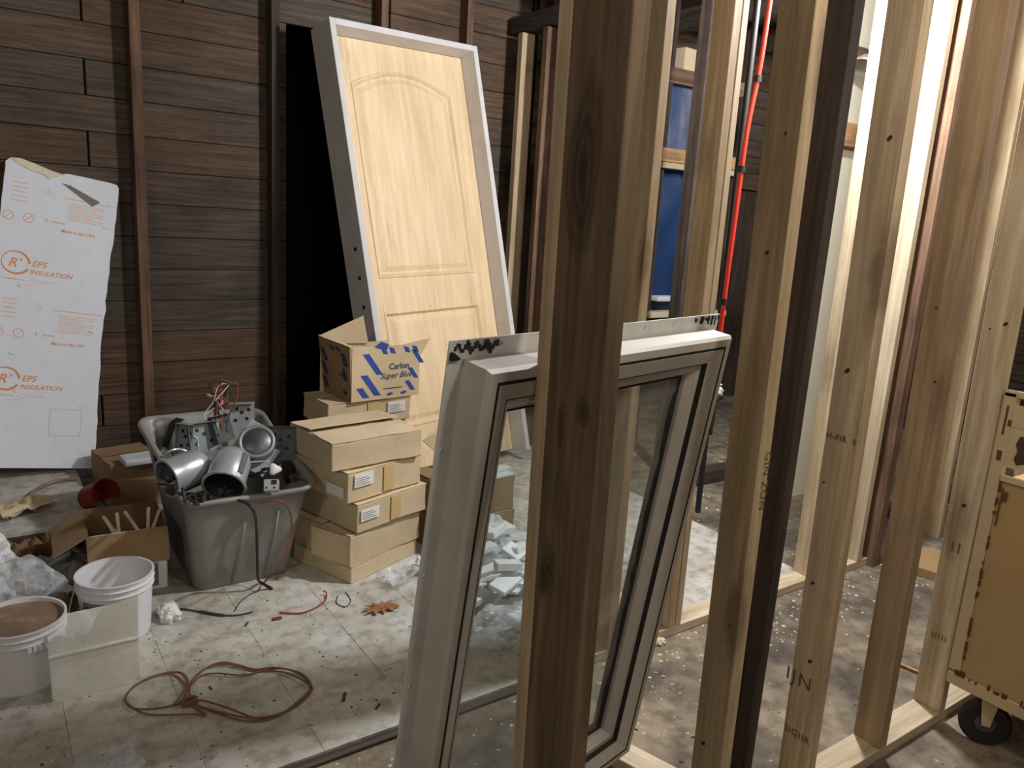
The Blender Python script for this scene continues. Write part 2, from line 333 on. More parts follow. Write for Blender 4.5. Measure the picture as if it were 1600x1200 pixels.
# raised tiled layer in the left room: tiles .305 m
R_ = random.Random(3)
tm = MB().box((-0.1519, -0.1519, -0.0110), (0.1519, 0.1519, 0.0))
first = None
TX0, TY0 = 1.04, 1.86
for i in range(-6, 8):
    for j in range(0, 9):
        x = TX0+(i+0.5)*0.305; y = TY0+(j+0.5)*0.305
        if x > 3.0 or x < -1.0: continue
        if first is None:
            o = tm.build('floor_tile', 'tile', floor, bevel=0.0008); first = o
        else:
            o = first.copy(); COL.objects.link(o); o.name = 'floor_tile'
        o.location = (x, y, R_.uniform(-0.0006, 0.0006)); o.rotation_euler = (0, 0, R_.uniform(-0.003, 0.003))
MB().box((-0.9, 1.862, -0.0115), (3.1, 4.6, -0.0022)).build('underlayer', 'tile', floor)
# wood strip along the front edge of the tiles
lumber('edge_strip', 'oldwood', (-1.2, 1.835, -0.006), (1.66, 1.835, -0.006), 0.03, 0.014, (0, 1, 0), parent=floor)
ceiling = struct('ceiling', MB().box((-2.6, -3.2, 3.05), (7.6, 4.8, 3.12)), 'oldwood')
for i in range(12):
    lumber('joist', 'oldwood', (-2.2+i*0.81, -3.1, 2.97), (-2.2+i*0.81, 4.6, 2.97), 0.045, 0.16, (1, 0, 0), parent=ceiling)
wall_left = struct('wall_left', MB().box((-2.6, 4.70, -0.012), (1.56, 4.78, 3.05)).box((2.3, 4.70, -0.012), (3.3, 4.78, 3.05)).box((1.56, 4.70, 2.55), (2.3, 4.78, 3.05)), 'oldwood')
k = 0
z = 0.083-0.1755*0
while z < 2.95:
    zt = z+0.1725
    segs = [(-1.9, 0.52), (0.53, 1.56), (2.30, 3.26)] if k % 2 else [(-1.9, -0.3), (-0.29, 1.56), (2.30, 3.26)]
    if z > 2.5: segs = [(-1.9, 1.0), (1.01, 2.2), (2.21, 3.26)]
    for (xa, xb) in segs:
        o = lumber('siding_board', 'siding', (xa, 4.68, (z+zt)/2), (xb, 4.68, (z+zt)/2), 0.040, 0.1725, (0, 1, 0), bevel=0.003, parent=wall_left)
        o.rotation_euler.rotate_axis('Z', R_.uniform(-0.02, 0.02))
    z += 0.1755; k += 1
lumber('sill_beam', 'oldwood', (-1.9, 4.63, 0.035), (1.56, 4.63, 0.035), 0.12, 0.09, (0, 1, 0), parent=wall_left)
# framing studs of the left wall (dark, narrow edge catches light)
for x0, w, mt, lab in ((0.725, 0.052, 'rust_stud', 'old reddish-brown wall stud beside the printed foam board'),
                       (1.445, 0.045, 'oldwood', 'old dark wall stud at the left edge of the black opening'),
                       (2.105, 0.04, 'rust_stud', 'old wall stud showing above the middle of the leaning door'),
                       (2.700, 0.045, 'rust_stud', 'old wall stud showing above the right corner of the leaning door')):
    tag(lumber('wall_stud', mt, (x0+w/2, 4.61, -0.01), (x0+w/2, 4.61, 3.05), w, 0.095, (1, 0, 0)), lab, 'stud', 'old studs along the siding wall')
# room behind the opening, walls coloured black to stand for its darkness
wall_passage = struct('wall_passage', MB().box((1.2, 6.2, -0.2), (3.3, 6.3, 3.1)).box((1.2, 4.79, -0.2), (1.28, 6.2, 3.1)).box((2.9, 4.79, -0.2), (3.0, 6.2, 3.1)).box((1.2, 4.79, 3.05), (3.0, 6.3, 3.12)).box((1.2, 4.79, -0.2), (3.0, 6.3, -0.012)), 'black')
wall_back = struct('wall_back', MB().box((7.5, -3.2, -0.2), (7.6, 4.8, 3.1)), 'oldwood')
z = 0.05
while z < 2.9:
    for ya, yb in ((-3.0, -0.4), (-0.39, 2.2), (2.21, 4.66)):
        lumber('siding_board', 'siding', (7.48, ya, z+0.085), (7.48, yb, z+0.085), 0.035, 0.168, (1, 0, 0), bevel=0.002, parent=wall_back)
    z += 0.172
wall_far = struct('wall_far', MB().box((3.3, 4.68, -0.2), (7.6, 4.78, 3.1)), 'oldwood')
z = 1.9
while z < 2.95:
    lumber('siding_board', 'siding', (3.32, 4.66, z+0.07), (7.4, 4.66, z+0.07), 0.03, 0.136, (0, 1, 0), bevel=0.002, parent=wall_far); z += 0.14
wall_right = struct('wall_right', MB().box((-2.6, -3.3, -0.2), (7.6, -3.2, 3.1)), 'oldwood')
wall_front = struct('wall_front', MB().box((-2.7, -3.2, -0.2), (-2.6, 4.8, 3.1)), 'oldwood')

# ================================================================== FRAMING
def stud(name, mat, x, y, w, d, lab, xt=None, yt=None, z0=0.027, z1=3.05, group=None, rz=0):
    """near-left corner (x, y) at base; (xt, yt) at the ceiling"""
    xt = x if xt is None else xt; yt = y if yt is None else yt
    c = Vector((w/2, d/2, 0)); c.rotate(Matrix.Rotation(math.radians(rz), 3, 'Z'))
    xd = Vector((1, 0, 0)); xd.rotate(Matrix.Rotation(math.radians(rz), 3, 'Z'))
    o = lumber(name, mat, (x+c.x, y+c.y, z0), (xt+c.x, yt+c.y, z1), w, d, xd)
    return tag(o, lab, 'stud', group)
GA = 'new studs of the near partition'; GB = 'new studs of the second partition'
sole = lumber('sole_plate', 'pine_pale', (0.25, 1.045, 0.008), (4.6, 1.045, 0.008), 0.089, 0.038, (0, 1, 0))
tag(sole, 'pale two-by-four sole plate on the floor under the near partition studs', 'plate')
# near partition, left to right
post = thing('built_up_post', 'large dark knotty wooden post standing in front of the window', 'post', (0.81, 0.88, 0.027))
lumber('ply', 'pine_post', (0.016, 0.068, 0), (-0.018, 0.064, 3.02), 0.036, 0.136, parent=post)
lumber('ply', 'pine', (0.014, 0.154, 0), (-0.020, 0.150, 3.02), 0.036, 0.034, parent=post)
s4 = stud('wall_stud', 'pine', 1.402, 1.0, 0.038, 0.089, 'wide pale brown stud right of the window with handwriting on its edge', xt=1.345, group=GA)
stud('wall_stud', 'oldwood', 1.492, 1.0, 0.032, 0.089, 'very dark old stud close behind the stud with the handwriting', xt=1.492, group=GA)
s5 = stud('wall_stud', 'pine', 1.785, 1.0, 0.038, 0.089, 'stamped stud right of the dark old stud, standing clear of it', xt=1.72, group=GA)
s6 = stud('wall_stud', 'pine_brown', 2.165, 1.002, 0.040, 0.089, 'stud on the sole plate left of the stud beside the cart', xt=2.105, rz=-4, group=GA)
s7 = stud('wall_stud', 'pine_pale', 2.525, 1.0, 0.038, 0.089, 'last stud at the right, beside the cream metal cart', xt=2.46, group=GA)
stud('wall_stud', 'pine', 2.95, 1.0, 0.038, 0.089, 'stud half hidden behind the cream metal cart at the right edge', group=GA)
# second partition
plateB = lumber('sole_plate', 'pine_pale', (1.70, 1.875, 0.008), (3.56, 1.875, 0.008), 0.089, 0.038, (0, 1, 0))
tag(plateB, 'sole plate on the floor under the second row of studs', 'plate')
for x, xt, mt, lab in ((1.795, 1.775, 'pine', 'stud seen through the window glass, first of the second row'),
                       (2.105, 2.07, 'pine', 'stud standing just right of the window, beside the red tubing'),
                       (3.015, 2.985, 'pine_pale', 'bright stud behind the stamped stud'),
                       (3.39, 3.40, 'pine_pale', 'whitish stud against the dark reddish post'),
                       (4.17, 4.13, 'pine', 'far stud seen in the gap behind the two rightmost studs')):
    stud('wall_stud', mt, x, 1.83, 0.038, 0.089, lab, xt=xt, group=GB, z0=0.027 if x < 3.5 else -0.012)
stud('wall_stud', 'pine_pale', 2.147, 1.83, 0.030, 0.089, 'doubled stud fixed against the stud beside the red tubing', xt=2.112, group=GB)
stud('wall_stud', 'oldwood', 1.74, 1.925, 0.05, 0.05, 'dark old post behind the first stud of the second row', group=GB)
stud('old_post', 'rust_stud', 3.485, 1.80, 0.055, 0.12, 'dark reddish old post beside the whitish stud', z0=-0.012)
# corner framing
stud('corner_stud', 'pine', 3.05, 4.44, 0.10, 0.05, 'pale-edged corner stud where the siding wall ends', z0=-0.012, z1=2.72)
stud('corner_stud', 'rust_stud', 3.06, 4.18, 0.14, 0.05, 'brown corner stud next to the knotty post', z0=-0.012, z1=2.72)
tag(lumber('header_beam', 'oldwood', (3.12, 4.60, 2.78), (3.12, 3.4, 2.78), 0.12, 0.10, (1, 0, 0)), 'dark old beam on top of the corner studs', 'beam')
tag(lumber('corner_post', 'rust_stud', (3.13, 3.92, -0.012), (3.13, 3.92, 3.05), 0.14, 0.09, (1, 0, 0)), 'dark corner post half hidden by the knotty post', 'post')
tag(lumber('corner_post', 'oldwood', (3.13, 3.55, -0.012), (3.13, 3.55, 3.05), 0.14, 0.09, (1, 0, 0)), 'very dark post between the knotty post and the second row', 'post')
tag(lumber('corner_post', 'oldwood', (3.56, 3.32, -0.012), (3.56, 3.32, 3.05), 0.04, 0.09, (1, 0, 0)), 'dark old post right of the blue tarp', 'post')

# text stamps on lumber
text('IJN', 0.055, 'dark_ink', s5, T(-0.0196, -0.01, 0.315) @ RZ(-90) @ XZ @ T(-0.03, 0, 0), 'lumber_stamp', spacing=1.2, align='CENTER')
text('H-FIR  S', 0.022, 'dark_ink', s5, T(-0.0196, 0.0, 1.02) @ RZ(-90) @ XZ, 'lumber_stamp', spacing=1.1, align='CENTER')
text('IIGIIR', 0.03, 'dark_ink', s5, T(-0.0196, 0.0, 0.16) @ RZ(-90) @ XZ, 'lumber_stamp', spacing=1.1, align='CENTER')
text('II', 0.05, 'dark_ink', s7, T(-0.0196, 0.0, 0.56) @ RZ(-90) @ XZ, 'lumber_stamp', spacing=1.3, align='CENTER')
text('IIIII', 0.03, 'dark_ink', s7, T(-0.0196, 0.0, 0.25) @ RZ(-90) @ XZ, 'lumber_stamp', spacing=1.2, align='CENTER')
text('GIN ZON', 0.03, 'dark_ink', s4, T(0.0, -0.0450, 1.05) @ XZ @ RZ(-90), 'handwriting', spacing=1.1)
def knots(st_, face, pts, r0=0.004):
    for y, z, k_ in pts:
        m_ = T(-face-0.0002, y, z) @ RZ(-90) @ RX(90)
        MB().lathe([(0, 0), (r0*k_, 0), (r0*k_*0.9, 0.0006), (0, 0.0006)], 10, warp=lambda a, z_: 1+0.25*math.sin(2*a)).build('knot', 'knot', st_, mw=m_)
M['knot'] = plain('dark_knot', (62, 40, 26), 0.8, dirt=0.2)
knots(s4, 0.019, ((-0.01, 1.72, 0.8), (0.0, 1.48, 1.2), (-0.02, 0.62, 0.8), (0.015, 0.28, 1.4), (0.0, 0.1, 0.8)))
knots(s5, 0.019, ((-0.01, 1.75, 1.6), (0.01, 1.2, 1.7), (0.02, 0.62, 1.3), (-0.005, 0.40, 1.6), (0.0, 0.02, 1.8), (0.03, 0.9, 0.8)))
knots(s6, 0.020, ((0.01, 1.35, 0.9), (-0.02, 1.15, 1.1)))
knots(s7, 0.019, ((0.0, 0.72, 1.8), (-0.02, 1.3, 1.7), (0.02, 1.28, 0.8)))


# ================================================================== LEANING DOOR IN ITS JAMB
DM = T(1.635, 4.20, 2.517) @ RZ(8.95) @ RX(-13.56) @ RY(-2.46)      # origin: top left front corner
DW, DL, DD = 1.045, 2.55, 0.20
base = DM @ T(0, 0, -DL)
door = thing('door_in_frame', 'light maple arched-panel door in a white primed jamb, leaning against the siding wall', 'door', mw=base)
MB().box((0, 0, 0), (0.035, DD, DL)).build('side_jamb', 'jamb', door, bevel=0.002)
MB().box((DW-0.035, 0, 0), (DW, DD, DL)).build('side_jamb', 'jamb', door, bevel=0.002)
MB().box((0.035, 0, DL-0.035), (DW-0.035, DD, DL)).build('head_jamb', 'jamb', door, bevel=0.002)
hb = MB()
for z in (1.0, 1.16, 1.32): hb.box((-0.002, 0.06, z), (0.004, 0.085, z+0.02))
hb.build('latch_hole', 'black', door)
y0 = 0.125; xa, xb, zb, zt = 0.038, DW-0.038, 0.01, DL-0.038
MB().box((xa, y0+0.013, zb), (xb, y0+0.045, zt)).build('slab_core', 'maple', door)
pl, pr = xa+0.125, xb-0.125
Z1a, Z1s, Z1p = 1.17, DL-0.29, DL-0.19      # upper panel: bottom, arch spring, arch peak
Z2a, Z2b = 0.30, 0.97
MB().box((xa, y0, zb), (pl, y0+0.012, zt)).build('stile', 'maple', door, bevel=0.0015)
MB().box((pr, y0, zb), (xb, y0+0.012, zt)).build('stile', 'maple', door, bevel=0.0015)
NA = 20
def arch(u): return Z1s+(Z1p-Z1s)*math.sin(PI*u)**0.9
pts = [(pl+(pr-pl)*i/NA, arch(i/NA)) for i in range(NA+1)]
MB().plate([(pl, zt), (pl, pts[0][1])]+pts[1:-1]+[(pr, pts[-1][1]), (pr, zt)], y0, y0+0.012).build('top_rail', 'maple', door)
MB().box((pl, y0, Z2b), (pr, y0+0.012, Z1a)).build('lock_rail', 'maple', door, bevel=0.0015)
MB().box((pl, y0, zb), (pr, y0+0.012, Z2a)).build('bottom_rail', 'maple', door, bevel=0.0015)
def raised(outl, name):
    cx = sum(p[0] for p in outl)/len(outl); cz = (min(p[1] for p in outl)+max(p[1] for p in outl))/2
    hx = (max(p[0] for p in outl)-min(p[0] for p in outl))/2; hz = (max(p[1] for p in outl)-min(p[1] for p in outl))/2
    b = MB(); n = len(outl)
    def ring(d, y): return [(cx+(p[0]-cx)*(hx-d)/hx, y, cz+(p[1]-cz)*(hz-d)/hz) for p in outl]
    rings = [ring(-0.004, y0+0.0002), ring(0.0, y0-0.006), ring(0.008, y0-0.007), ring(0.016, y0+0.004), ring(0.022, y0+0.0125), ring(0.034, y0+0.0125), ring(0.062, y0+0.001)]
    vs = [v for r in rings for v in r]; fs = []
    for k in range(len(rings)-1):
        for i in range(n): fs.append((k*n+i, k*n+(i+1) % n, (k+1)*n+(i+1) % n, (k+1)*n+i))
    fs.append(tuple((len(rings)-1)*n+i for i in range(n)))
    b.add(vs, fs).build(name, 'maple', door)
raised([(pl, Z1a), (pr, Z1a)]+[(x, z) for x, z in pts[::-1]], 'arched_panel')
raised([(pl, Z2a), (pr, Z2a), (pr, Z2b), (pl, Z2b)], 'lower_panel')
hg = MB()
for z in (1.02, 1.20): hg.lathe([(0.0, 0), (0.014, 0), (0.014, 0.002)], 14, T(xa+0.012, y0, z) @ RX(90))
hg.build('bore_hole', 'card_in', door)

# ================================================================== WINDOW
WM = T(0.609, 1.251, 0.054) @ RZ(10.63) @ RX(7.62) @ RY(-0.41)
WW, WH = 0.857, 1.30
win = thing('window_unit', 'almond vinyl window unit with a nailing flange, leaning behind the near partition', 'window', mw=WM)
def ring_sides(prof, names, mat, parent, W_=WW, H_=WH, bevel=0):
    """mitred ring from a closed profile (inset u, proud w)"""
    def cor(u, w, c): return [(u, -w, u), (W_-u, -w, u), (W_-u, -w, H_-u), (u, -w, H_-u)][c]
    n = len(prof); out = []
    for s in range(4):
        b = MB(); vs = [cor(u, w, s) for u, w in prof]+[cor(u, w, (s+1) % 4) for u, w in prof]
        fs = [(i, (i+1) % n, n+(i+1) % n, n+i) for i in range(n)]+[tuple(range(n))[::-1], tuple(range(n, 2*n))]
        out.append(b.add(vs, fs).build(names[s], mat, parent))
    return out
NM = ['sill', 'side_member', 'head', 'side_member']
ring_sides([(0, 0.000), (0, 0.003), (0.036, 0.003), (0.036, 0.0)], ['nailing_flange']*4, 'vinyl_white', win)
ring_sides([(0.034, -0.01), (0.034, 0.062), (0.040, 0.070), (0.057, 0.070), (0.059, 0.064), (0.062, 0.064), (0.064, 0.070), (0.098, 0.056), (0.100, -0.01)], NM, 'vinyl', win)
ring_sides([(0.1, -0.01), (0.1, 0.036), (0.103, 0.044), (0.118, 0.044), (0.121, 0.038), (0.124, 0.038), (0.132, 0.026), (0.134, -0.01)], ['sash_rail', 'sash_stile', 'sash_rail', 'sash_stile'], 'vinyl', win)
ring_sides([(0.130, -0.004), (0.130, 0.017), (0.142, 0.017), (0.142, -0.004)], ['glazing_seal']*4, 'caulk', win)
ring_sides([(0.0585, 0.0), (0.0585, 0.0712), (0.0635, 0.0690), (0.0635, 0.0)], ['frame_groove']*4, 'caulk', win)
ring_sides([(0.0995, 0.0), (0.0995, 0.0565), (0.103, 0.046), (0.103, 0.0)], ['frame_groove']*4, 'caulk', win)
MB().box((0.128, -0.016, 0.128), (WW-0.128, -0.012, WH-0.128)).build('glass_pane', 'glass', win)
b = MB(); rr = random.Random(4)
for k in range(22):
    x = 0.012+k*0.0045; zc = WH-0.014+0.006*math.sin(k*1.3); h_ = rr.uniform(0.003, 0.010); b.box((x, -0.006, zc-h_), (x+0.0055, -0.003, zc+h_*0.6))
for k in range(6): b.box((0.004+k*0.003, -0.010, WH-0.034), (0.010+k*0.003, -0.003, WH-0.020-0.002*k))
for k in range(12):
    x = rr.uniform(0.74, 0.85); b.box((x, -0.006, WH-rr.uniform(0.01, 0.028)), (x+rr.uniform(0.002, 0.01), -0.003, WH-rr.uniform(0.001, 0.008)))
b.build('sealant_smear', 'caulk', win, jit=0.003)
b = MB()
for x in (0.12, 0.25, 0.55, 0.66, 0.76): b.lathe([(0, 0), (0.004, 0), (0.004, 0.0015)], 10, T(x, -0.003, WH-0.013) @ RX(90))
for z in (1.1, 0.85, 0.6, 0.35): b.lathe([(0, 0), (0.004, 0), (0.004, 0.0015)], 10, T(0.013, -0.003, z) @ RX(90))
b.build('nail_hole', 'paper', win)
b = MB()
pt = [(WW-0.146+rr.uniform(-0.004, 0.004), -0.016, 0.14+i*0.035) for i in range(29)]
b.tube(pt, [rr.uniform(0.003, 0.008) for _ in pt], 5)
b.build('peeled_gasket', 'caulk', win)
tag(lumber('lumber_offcut', 'pine_pale', (1.565, 1.10, 0.010), (1.44, 1.50, 0.010), 0.085, 0.040, (1, 0, 0)), 'short pale lumber offcut under the lower right corner of the window', 'board')
tag(lumber('lumber_offcut', 'oldwood', (0.70, 1.30, 0.012), (0.60, 1.55, 0.012), 0.085, 0.040, (1, 0, 0)), 'dark lumber offcut under the lower left corner of the window', 'board')

# ================================================================== FOAM BOARD
FB = T(-0.05, 4.30, 0.145)
TLp, TRp, BRp = Vector((0.165, 4.585, 1.655)), Vector((0.655, 4.60, 1.60)), Vector((0.435, 4.33, 0.128))
zx = (TRp-BRp).normalized(); xx = (TRp-TLp); xx = (xx-zx*xx.dot(zx)).normalized(); yy = zx.cross(xx)
FW, FH = 0.50, (TRp-BRp).length
fo = BRp-xx*FW
foam = thing('foam_board', 'white rigid foam board printed in orange, leaning on the siding wall', 'insulation board', mw=frame(fo, xx, yy, zx))
rr = random.Random(11)
out = []
for i in range(30):      # left edge going up
    out.append((rr.uniform(-0.003, 0.003), FH*i/30))
for x, z in ((0.0, 0.985), (0.02, 1.0), (0.05, 1.002), (0.09, 1.0), (0.13, 0.992), (0.16, 0.985), (0.20, 0.980), (0.23, 0.975), (0.26, 0.984), (0.33, 0.985), (0.40, 0.985), (0.46, 0.985), (0.49, 0.982), (0.50, 0.972)):
    out.append((x, FH*z+rr.uniform(-0.002, 0.002)))
for i in range(29, -1, -1):
    f = i/30; out.append((FW-0.018*math.sin(PI*f)**2+(0.01 if 0.55 < f < 0.6 else 0)+rr.uniform(-0.003, 0.003), FH*f*0.965))
MB().plate(out, 0, 0.045).build('foam_core', 'foam_core', foam)
MB().plate(out, -0.0015, 0.0).build('facer', 'foam', foam)
def FP(x, z, y=-0.0019, r=0): return T(x, y, z) @ RY(r) @ XZ
def fmark(x0, x1, z, h, mat, b): b.box((x0, -0.0021, z), (x1, -0.0016, z+h))
def ring_mark(cx, cz, rx, rz, w, b, a0=0, a1=360, n=28, tilt=0, taper=0):
    vs = []; fs = []; ct, st_ = math.cos(math.radians(tilt)), math.sin(math.radians(tilt))
    for i in range(n+1):
        a = math.radians(a0+(a1-a0)*i/n); ww = w*(1+taper*math.cos(a))
        for q in (0, 1):
            x = (rx+(ww if q else 0))*math.cos(a); z = (rz+(ww if q else 0))*math.sin(a); vs.append((cx+x*ct-z*st_, -0.0021, cz+x*st_+z*ct))
    for i in range(n): fs.append((2*i, 2*i+1, 2*i+3, 2*i+2))
    b.add(vs, fs)
for zb in (1.02-0.01, 0.44):
    b = MB()
    ring_mark(0.075, zb, 0.055, 0.050, 0.008, b, 20, 350, tilt=-18, taper=0.5)
    for cx in (0.03, 0.115):
        ring_mark(cx, zb+0.225, 0.020, 0.020, 0.003, b); b.box((-0.018, -0.0021, -0.0012), (0.018, -0.0016, 0.0012), T(cx, 0, zb+0.225) @ RY(-45))
    b.build('printed_logo', 'orange_ink', foam, fix=False)
    text("R'", 0.062, 'orange_ink', foam, FP(0.045, zb-0.022), 'printed_lettering', shear=0.3, bold=0.012)
    text('EPS', 0.042, 'orange_ink', foam, FP(0.145, zb-0.01), 'printed_lettering', shear=0.25, bold=0.012)
    text('INSULATION', 0.032, 'orange_ink', foam, FP(0.138, zb-0.048), 'printed_lettering', shear=0.25, bold=0.012)
    text('R', 0.018, 'orange_ink', foam, FP(0.185, zb+0.222), 'printed_lettering', bold=0.02)
    text('Made in the USA', 0.022, 'orange_ink', foam, FP(0.255, zb+0.182), 'printed_lettering', shear=0.2, bold=0.015)
    text('Walltite', 0.018, 'pale_ink', foam, FP(0.215, zb+0.215), 'printed_lettering', bold=0.02) if False else None
    b = MB()
    z = zb+0.31
    for i in range(8): fmark(0.28, 0.28+0.16*(1-0.25*(i % 3 == 2)), z-i*0.0115+0.02, 0.0035, 0, b)
    fmark(0.26, 0.47, z+0.043, 0.005, 0, b); fmark(0.215, 0.27, zb+0.222, 0.008, 0, b)
    for i in range(5): fmark(0.035, 0.10, zb+0.30+i*0.022, 0.004, 0, b)
    for x in (0.04, 0.05, 0.06, 0.075, 0.09, 0.11, 0.13): fmark(x, x+0.008, zb-0.085, 0.004, 0, b)
    fmark(0.02, 0.12, zb-0.083, 0.003, 0, b); fmark(0.17, 0.25, zb-0.083, 0.003, 0, b); fmark(0.09, 0.15, zb-0.105, 0.0025, 0, b)
    ring_mark(0.155, zb-0.082, 0.011, 0.010, 0.0015, b)
    for i in range(3):
        a = PI/2+i*2*PI/3; a2 = a+2*PI/3
        p, q = Vector((0.19+0.017*math.cos(a), -0.0019, z+0.055+0.017*math.sin(a))), Vector((0.19+0.017*math.cos(a2), -0.0019, z+0.055+0.017*math.sin(a2)))
        b.tube([p, q], 0.0011, 4)
    b.build('faded_print', 'pale_ink', foam, fix=False)
b = MB(); b.plate([(0.24, FH-0.075), (0.28, FH-0.078), (0.42, FH-0.135), (0.385, FH-0.165)], -0.0022, -0.0017)
for k in range(26):
    x, z = rr.uniform(0.02, 0.46), rr.uniform(0.03, FH-0.1); l = rr.choice([0.003, 0.005, 0.02]); b.box((0, -0.0022, 0), (l, -0.0017, 0.0025), T(x, 0, z) @ RY(rr.uniform(0, 180)))
b.build('scuff_mark', 'grey_ink', foam)
b = MB().plate([(0.02, FH*1.0), (0.06, FH*1.003), (0.12, FH*0.995), (0.20, FH*0.982), (0.25, FH*0.978), (0.19, FH*0.955), (0.17, FH*0.965), (0.10, FH*0.972), (0.05, FH*0.985)], -0.006, 0.0)
b.build('broken_edge', 'foam_core', foam, jit=0.004)
b = MB(); p = [(0.28, 0.30), (0.42, 0.30), (0.42, 0.165), (0.28, 0.165)]
for i in range(4): b.tube([(p[i][0], -0.0018, p[i][1]), (p[(i+1) % 4][0], -0.0018, p[(i+1) % 4][1])], 0.0007, 4)
b.build('printed_square', 'grey_ink', foam)

# ================================================================== PLATFORM, CARTON BEHIND, RED BUCKET
plat = thing('plywood_platform', 'low dusty plywood platform on the floor under the foam board', 'platform', (-0.3, 4.05, 0))
MB().box((-0.75, -0.42, 0.095), (0.66, 0.48, 0.118)).build('top_sheet', 'osb' if False else 'tile', plat, bevel=0.002)
for x in (-0.70, -0.05, 0.60): lumber('joist', 'oldwood', (x, -0.40, 0.047), (x, 0.46, 0.047), 0.04, 0.09, (1, 0, 0), parent=plat)
lumber('front_board', 'oldwood', (-0.75, -0.412, 0.047), (0.66, -0.412, 0.047), 0.018, 0.092, (0, 1, 0), parent=plat)

def cbox(name, label, loc, yaw, w, d, h, mat='card', group=None, flapz=0.004, tape=True, sticker=None, tilt=0, seam='x', seed=0, cat='box', openlid=0, sticker_left=False):
    r = thing(name, label, cat, group=group, mw=T(*loc) @ RZ(yaw) @ RX(tilt))
    b = MB(); b.box((0, 0, 0), (w, d, h-0.004)); b.build('carton_body', mat, r, bevel=0.003, subdiv=5, jit=0.006)
    g = 0.004
    if seam == 'x':
        a1 = MB().box((0.001, 0.0, 0), (w-0.001, d/2-g, 0.004)); a1.build('flap', mat, r, subdiv=4, jit=0.005, mw=T(0, 0, h-0.002))
        a2 = MB().box((0.001, -d/2+g, 0), (w-0.001, 0, 0.004)); a2.build('flap', mat, r, subdiv=4, jit=0.005, mw=T(0, d, h-0.001) @ RX(-openlid-1.0))
    else:
        a1 = MB().box((0, 0.001, 0), (w/2-g, d-0.001, 0.004)); a1.build('flap', mat, r, subdiv=2, jit=0.002, mw=T(0, 0, h-0.002) @ RY(-1))
        a2 = MB().box((-w/2+g, 0.001, 0), (0, d-0.001, 0.004)); a2.build('flap', mat, r, subdiv=2, jit=0.002, mw=T(w, 0, h-0.002) @ RY(openlid+0.5))
    if tape:
        MB().box((w*0.46, -0.0062, h*0.10), (w*0.60, -0.0032, h-0.006)).build('tape', 'tape', r, subdiv=3, jit=0.0015)
    if sticker:
        x, z, sw, sh = sticker
        if sticker_left: s_ = MB().box((-0.007, x, z), (-0.0045, x+sw, z+sh)).build('label_sticker', 'paper', r, jit=0.001)
        else:
            s_ = MB().box((x, -0.0072, z), (x+sw, -0.0045, z+sh)).build('label_sticker', 'paper', r, jit=0.001)
            bb = MB()
            for i in range(4): bb.box((x+0.006, -0.0078, z+0.008+i*0.009), (x+sw*(0.8-0.15*(i % 2)), -0.0072, z+0.0105+i*0.009))
            bb.build('sticker_print', 'grey_ink', s_)
    return r
GBX = 'tan cardboard boxes stacked by the door'
cbox('cardboard_box', 'flat tan box at the very bottom of the front stack, half in shadow', (1.20, 2.77, 0), 21, 0.41, 0.36, 0.075, 'card', GBX, tape=False, seed=1)
bx = cbox('cardboard_box', 'tan box second from the bottom of the front stack, its end flap hanging open', (1.195, 2.775, 0.077), 19, 0.42, 0.36, 0.135, 'card', GBX, tape=False, seed=2)
MB().box((-0.003, -0.005, 0.0), (0.0, 0.19, 0.128)).build('end_flap', 'card', bx, subdiv=3, jit=0.004, mw=T(0, 0.02, 0.003) @ RZ(9))
bx = cbox('cardboard_box', 'tan box with a crumpled clear label, third from the bottom of the front stack', (1.225, 2.775, 0.220), 17, 0.40, 0.37, 0.125, 'card', GBX, sticker=(0.015, 0.05, 0.10, 0.05), seed=3)
bx = cbox('cardboard_box', 'tan box with white paper labels on two sides, second from top of front stack', (1.185, 2.785, 0.353), 16, 0.41, 0.37, 0.130, 'card', GBX, sticker=(0.03, 0.065, 0.10, 0.055), seed=4)
MB().box((-0.0072, 0.02, 0.02), (-0.0045, 0.13, 0.065)).build('label_sticker', 'paper', bx, jit=0.001)
cbox('cardboard_box', 'wide tan box with a split lid on top of the front stack', (1.125, 2.81, 0.492), 7, 0.44, 0.37, 0.118, 'card', GBX, tape=False, seam='x', openlid=3, seed=5)
# rear column
for k, (lab) in enumerate(('tan box at the floor of the rear stack', 'tan box just above the floor in the rear stack', 'tan box in the middle of the rear stack', 'tan box second from the top of the rear stack')):
    cbox('cardboard_box', lab+', mostly hidden by the front stack', (1.34+0.006*(k % 2), 3.37, k*0.127), 6, 0.42, 0.26, 0.122, 'card', GBX, tape=False, seed=8+k)
cbox('cardboard_box', 'tan box with a torn white label directly under the blue-striped carton', (1.315, 3.34, 0.510), 5, 0.455, 0.27, 0.118, 'card', GBX, sticker=(0.32, 0.045, 0.10, 0.055), seed=12)
